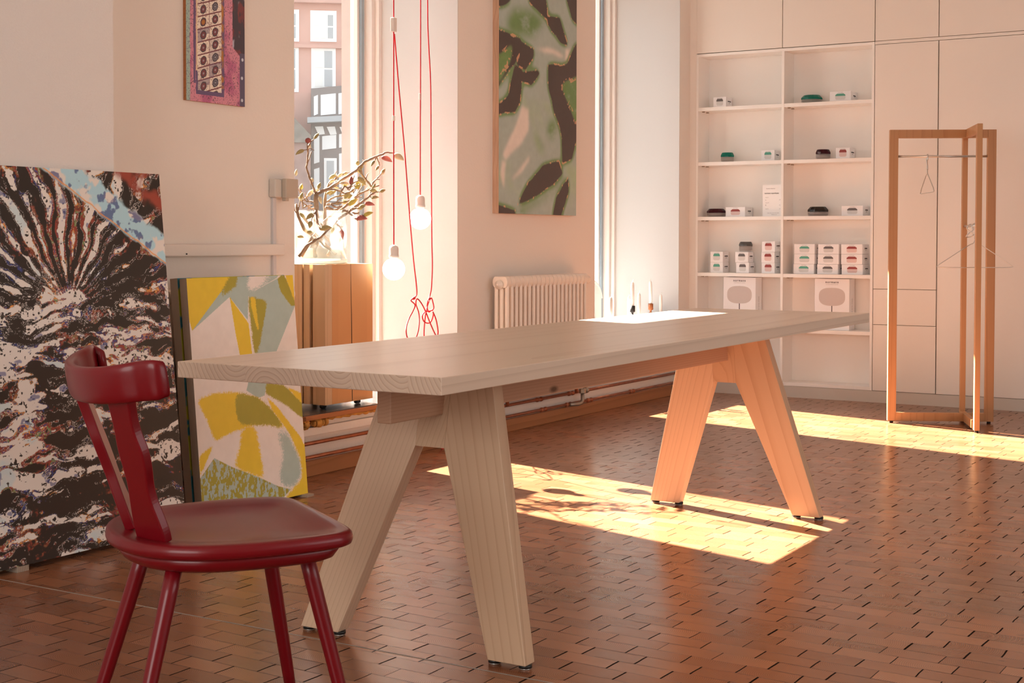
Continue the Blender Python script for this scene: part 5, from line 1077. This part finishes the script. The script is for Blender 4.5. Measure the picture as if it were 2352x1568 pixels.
b = MB(); b.tube([(C1[0], C1[1], HZ), (D1[0], D1[1], HZ)], 0.007, 10); b.build('hanging_rail', m_steel, RK, world=True)
def hanger(px, py, pz, ang, label, w=0.40, hh=0.085, r=0.0022):
    """wire hanger hooked over a rail at (px, py, pz); ang = direction of its plane"""
    t = thing('wire_hanger', label, 'hanger', (px, py, pz)); d = Vector((math.cos(ang), math.sin(ang), 0)); Z = Vector((0, 0, 1))
    def q(a, z): return d*a + Z*z
    hook = [q(-0.018, -0.022), q(-0.019, -0.005), q(-0.010, 0.0085), q(0.003, 0.0098), q(0.014, -0.002), q(0.015, -0.018), q(0.006, -0.036), q(0.0, -0.050), q(0, -0.078)]
    b = MB(); b.tube(smooth(hook, 4), r*1.3, 8); b.build('hook', m_steel, t)
    b = MB(); tri = [q(0, -0.076), q(0.012, -0.098), q(0.035, -0.108), q(w/2-0.02, -0.108-hh), q(w/2, -0.122-hh), q(w/2-0.004, -0.135-hh), q(0, -0.137-hh), q(-w/2+0.004, -0.137-hh), q(-w/2, -0.122-hh), q(-w/2+0.02, -0.108-hh), q(-0.035, -0.108), q(-0.012, -0.098), q(0, -0.076)]
    b.tube(smooth(tri, 3), r, 8); b.build('wire', m_steel, t)
    b = MB(); tw = [Vector((0.0042*math.cos(k*1.1), 0.0042*math.sin(k*1.1), -0.048-k*0.0016)) for k in range(18)]; b.tube(tw, 0.0018, 6); b.build('twist', m_steel, t)
    return t
u_ = 0.33; hanger(C1[0]+(D1[0]-C1[0])*u_*0.62, C1[1]+(D1[1]-C1[1])*u_*0.62, HZ+0.0005, math.radians(-63), 'wire hanger with wide triangle on the lower short rail of the garment rack', 0.385, 0.092)
# edge-on flat wire hanger on the upper rail
vv_ = 0.345; hx, hy = A1[0]+(B1[0]-A1[0])*vv_, A1[1]+(B1[1]-A1[1])*vv_
hanger(hx, hy, 1.5125, math.radians(24.5), 'wire hanger seen nearly edge-on on the upper rail of the garment rack', 0.40, 0.070, 0.003)
hanger(C1[0]+(D1[0]-C1[0])*0.62, C1[1]+(D1[1]-C1[1])*0.62, HZ+0.0005, math.radians(22), 'curled steel hook hanging at the rear of the lower rail', 0.03, 0.0) if False else None
t = thing('steel_hook', 'small curled double steel hook at the rear end of the lower rack rail', 'hook', (C1[0]+(D1[0]-C1[0])*0.55, C1[1]+(D1[1]-C1[1])*0.55, HZ))
b = MB(); b.tube(smooth([(0.0, 0.0, 0.009), (0.010, -0.004, 0.002), (0.012, -0.014, -0.02), (-0.002, 0.006, -0.04), (-0.010, 0.016, -0.052), (0.0, 0.02, -0.062), (0.012, 0.0, -0.060), (0.004, -0.016, -0.050)], 4), 0.003, 8); b.build('hook_wire', m_steel, t)
b = MB(); b.tube(smooth([(-0.004, 0.0, 0.009), (-0.012, 0.010, 0.0), (-0.010, 0.016, -0.016), (0.004, -0.006, -0.036), (0.010, -0.018, -0.048)], 4), 0.003, 8); b.build('hook_wire', m_steel, t)

# ------------------------------------------------------------------ outside: street and houses seen through the first window
m_sand = mat('red_sandstone', (0.62, 0.36, 0.29), 0.85, var=0.08, vscale=0.6); m_plas = mat('white_infill', (0.90, 0.90, 0.88), 0.8)
m_timb = mat('dark_timber', (0.22, 0.19, 0.18), 0.8); m_wfr = mat('white_joinery', (0.90, 0.89, 0.86), 0.6); m_pan = mat('far_window_glass', (0.42, 0.44, 0.45), 0.15)
m_cur = mat('curtain', (0.85, 0.83, 0.78), 0.8); m_roof = mat('mossy_roof', (0.22, 0.20, 0.17), 0.9, var=0.2, vscale=2); m_low = mat('dark_sandstone', (0.34, 0.22, 0.19), 0.9, var=0.15, vscale=1.5); m_str = mat('street_asphalt', (0.055, 0.052, 0.05), 0.9)
b = MB(); b.box(-60, 160, 5.2, 160, -0.5, -0.3); b.build('ground', m_str, kind='structure')
# local frame of the facades: s along the facade (to the right seen from the shop), h up, q towards the shop
F0 = Vector((63.9521,51.3237,0.0000)); FN = Vector((-0.7799,-0.6259,-0.0000)); FS = Vector((0.6259,-0.7799,0.0000))
def fb(bm_, s0, s1, h0, h1, q0, q1, mi=0, dh=0.0):
    c = [F0+FS*s0+FN*q0, F0+FS*s1+FN*q0, F0+FS*s1+FN*q1, F0+FS*s0+FN*q1]
    hs = [h0, h0+dh, h0+dh, h0]
    bt = [Vector((p.x, p.y, hs[i])) for i, p in enumerate(c)]; tp = [Vector((p.x, p.y, h1+(dh if i in (1, 2) else 0))) for i, p in enumerate(c)]
    bm_.hexa(bt, tp, mi)
SB = thing('sandstone_building', 'pale red sandstone town house seen across the street through the first window', 'building', (F0.x, F0.y, -0.3))
k_ = 0.02536
def S(px): return (px-735)*k_
def Hh(py): return 1.035 + (555-py)*k_
b = MB(); fb(b, S(420), S(1100), -0.3, Hh(12), -9, 0); b.build('wall', m_sand, SB, world=True)
b = MB(); fb(b, S(410), S(1110), Hh(22), Hh(8), -1, 0.5); b.build('cornice', m_sand, SB, world=True)
b = MB(); fb(b, S(410), S(1110), Hh(122), Hh(114), 0, 0.22); b.build('string_course', m_sand, SB, world=True)
def fwin(s0, s1, h0, h1, cols, rows, head=True, blind=True):
    b = MB(); fb(b, s0, s1, h0, h1, -0.02, 0.06); w = b.build('window', m_wfr, SB, world=True)
    b = MB(); cw = (s1-s0-0.3)/cols; rh = (h1-h0-0.35)/rows
    for i in range(cols):
        for j in range(rows): fb(b, s0+0.15+i*cw+0.05, s0+0.15+(i+1)*cw-0.05, h0+0.15+j*rh+0.05, h0+0.15+(j+1)*rh-0.05, 0.06, 0.09, 0 if (i == cols-1 or not blind) else 1)
    b.build('pane', [m_pan, m_cur], SB, world=True).parent = w
    w.children[0].location = (0, 0, 0)
    return w
for dx in (-170, -60, 0, 60, 170):
    if dx == 0: fwin(S(714), S(773), Hh(107), Hh(37), 3, 2)
    elif dx == -60: fwin(S(640), S(689), Hh(108), Hh(36), 2, 2, blind=False)
    elif dx > 0: fwin(S(714+dx*1.4), S(773+dx*1.4), Hh(107), Hh(37), 3, 2)
fwin(S(716), S(771), Hh(216), Hh(118), 2, 2); fwin(S(640), S(688), Hh(222), Hh(115), 2, 2, blind=False); fwin(S(800), S(855), Hh(216), Hh(118), 2, 2)
HT = thing('half_timbered_house', 'white half-timbered gable front with dark beams seen through the first window', 'building', (F0.x, F0.y, -0.3))
b = MB(); fb(b, S(716), S(860), -0.3, Hh(222), 0.3, 2.2, 0, dh=0.4); b.build('timber_wall', m_timb, HT, world=True)
for (a, c, p0, p1) in ((722, 731, 282, 240), (737, 770, 281, 236), (776, 800, 278, 232), (806, 850, 278, 232), (722, 734, 388, 330), (740, 771, 357, 327), (777, 800, 352, 322), (806, 850, 352, 322), (722, 734, 450, 400), (777, 800, 440, 365)):
    b = MB(); fb(b, S(a), S(c), Hh(p0), Hh(p1), 2.18, 2.25, 0, dh=0.1); b.build('infill_panel', m_plas, HT, world=True)
for (a, c) in ((724, 746), (750, 772), (778, 800)):
    b = MB(); p_ = [(S(a), Hh(306)), (S(c-4), Hh(305)), (S(c), Hh(322)), (S(a+8), Hh(324))]
    b.prism(p_, lambda p, s: tuple(F0+FS*p[0]+FN*s+Vector((0, 0, p[1]))-Vector((0, 0, F0.z))), 2.18, 2.26); b.build('infill_panel', m_plas, HT, world=True)
b = MB(); fb(b, S(708), S(865), Hh(300), Hh(288), 2.2, 3.0, 0, dh=0.25); b.build('eaves_board', mat('grey_eaves', (0.42, 0.44, 0.45), 0.7), HT, world=True)
b = MB(); fb(b, S(744), S(772), Hh(470), Hh(375), 2.18, 2.24); w = b.build('window', m_wfr, HT, world=True)
b = MB(); fb(b, S(750), S(766), Hh(465), Hh(381), 2.24, 2.27); g = b.build('pane', m_pan, HT, world=True); g.parent = w
LB = thing('low_side_house', 'dark sandstone lower house with mossy roof slope left of the half-timbered front', 'building', (F0.x, F0.y, -0.3))
b = MB(); fb(b, S(560), S(715), -0.3, Hh(330), 0.5, 3.5); b.build('wall', m_low, LB, world=True)
b = MB(); p_ = [(S(600), Hh(270)), (S(660), Hh(270)), (S(716), Hh(330)), (S(716), Hh(345)), (S(560), Hh(345))]
b.prism(p_, lambda p, s: tuple(F0+FS*p[0]+FN*s+Vector((0, 0, p[1]))-Vector((0, 0, F0.z))), 0.4, 3.7); b.build('roof', m_roof, LB, world=True)
b = MB(); fb(b, S(560), S(715), -0.3, Hh(225), 0.05, 0.45); b.build('upper_wall', m_sand, LB, world=True)
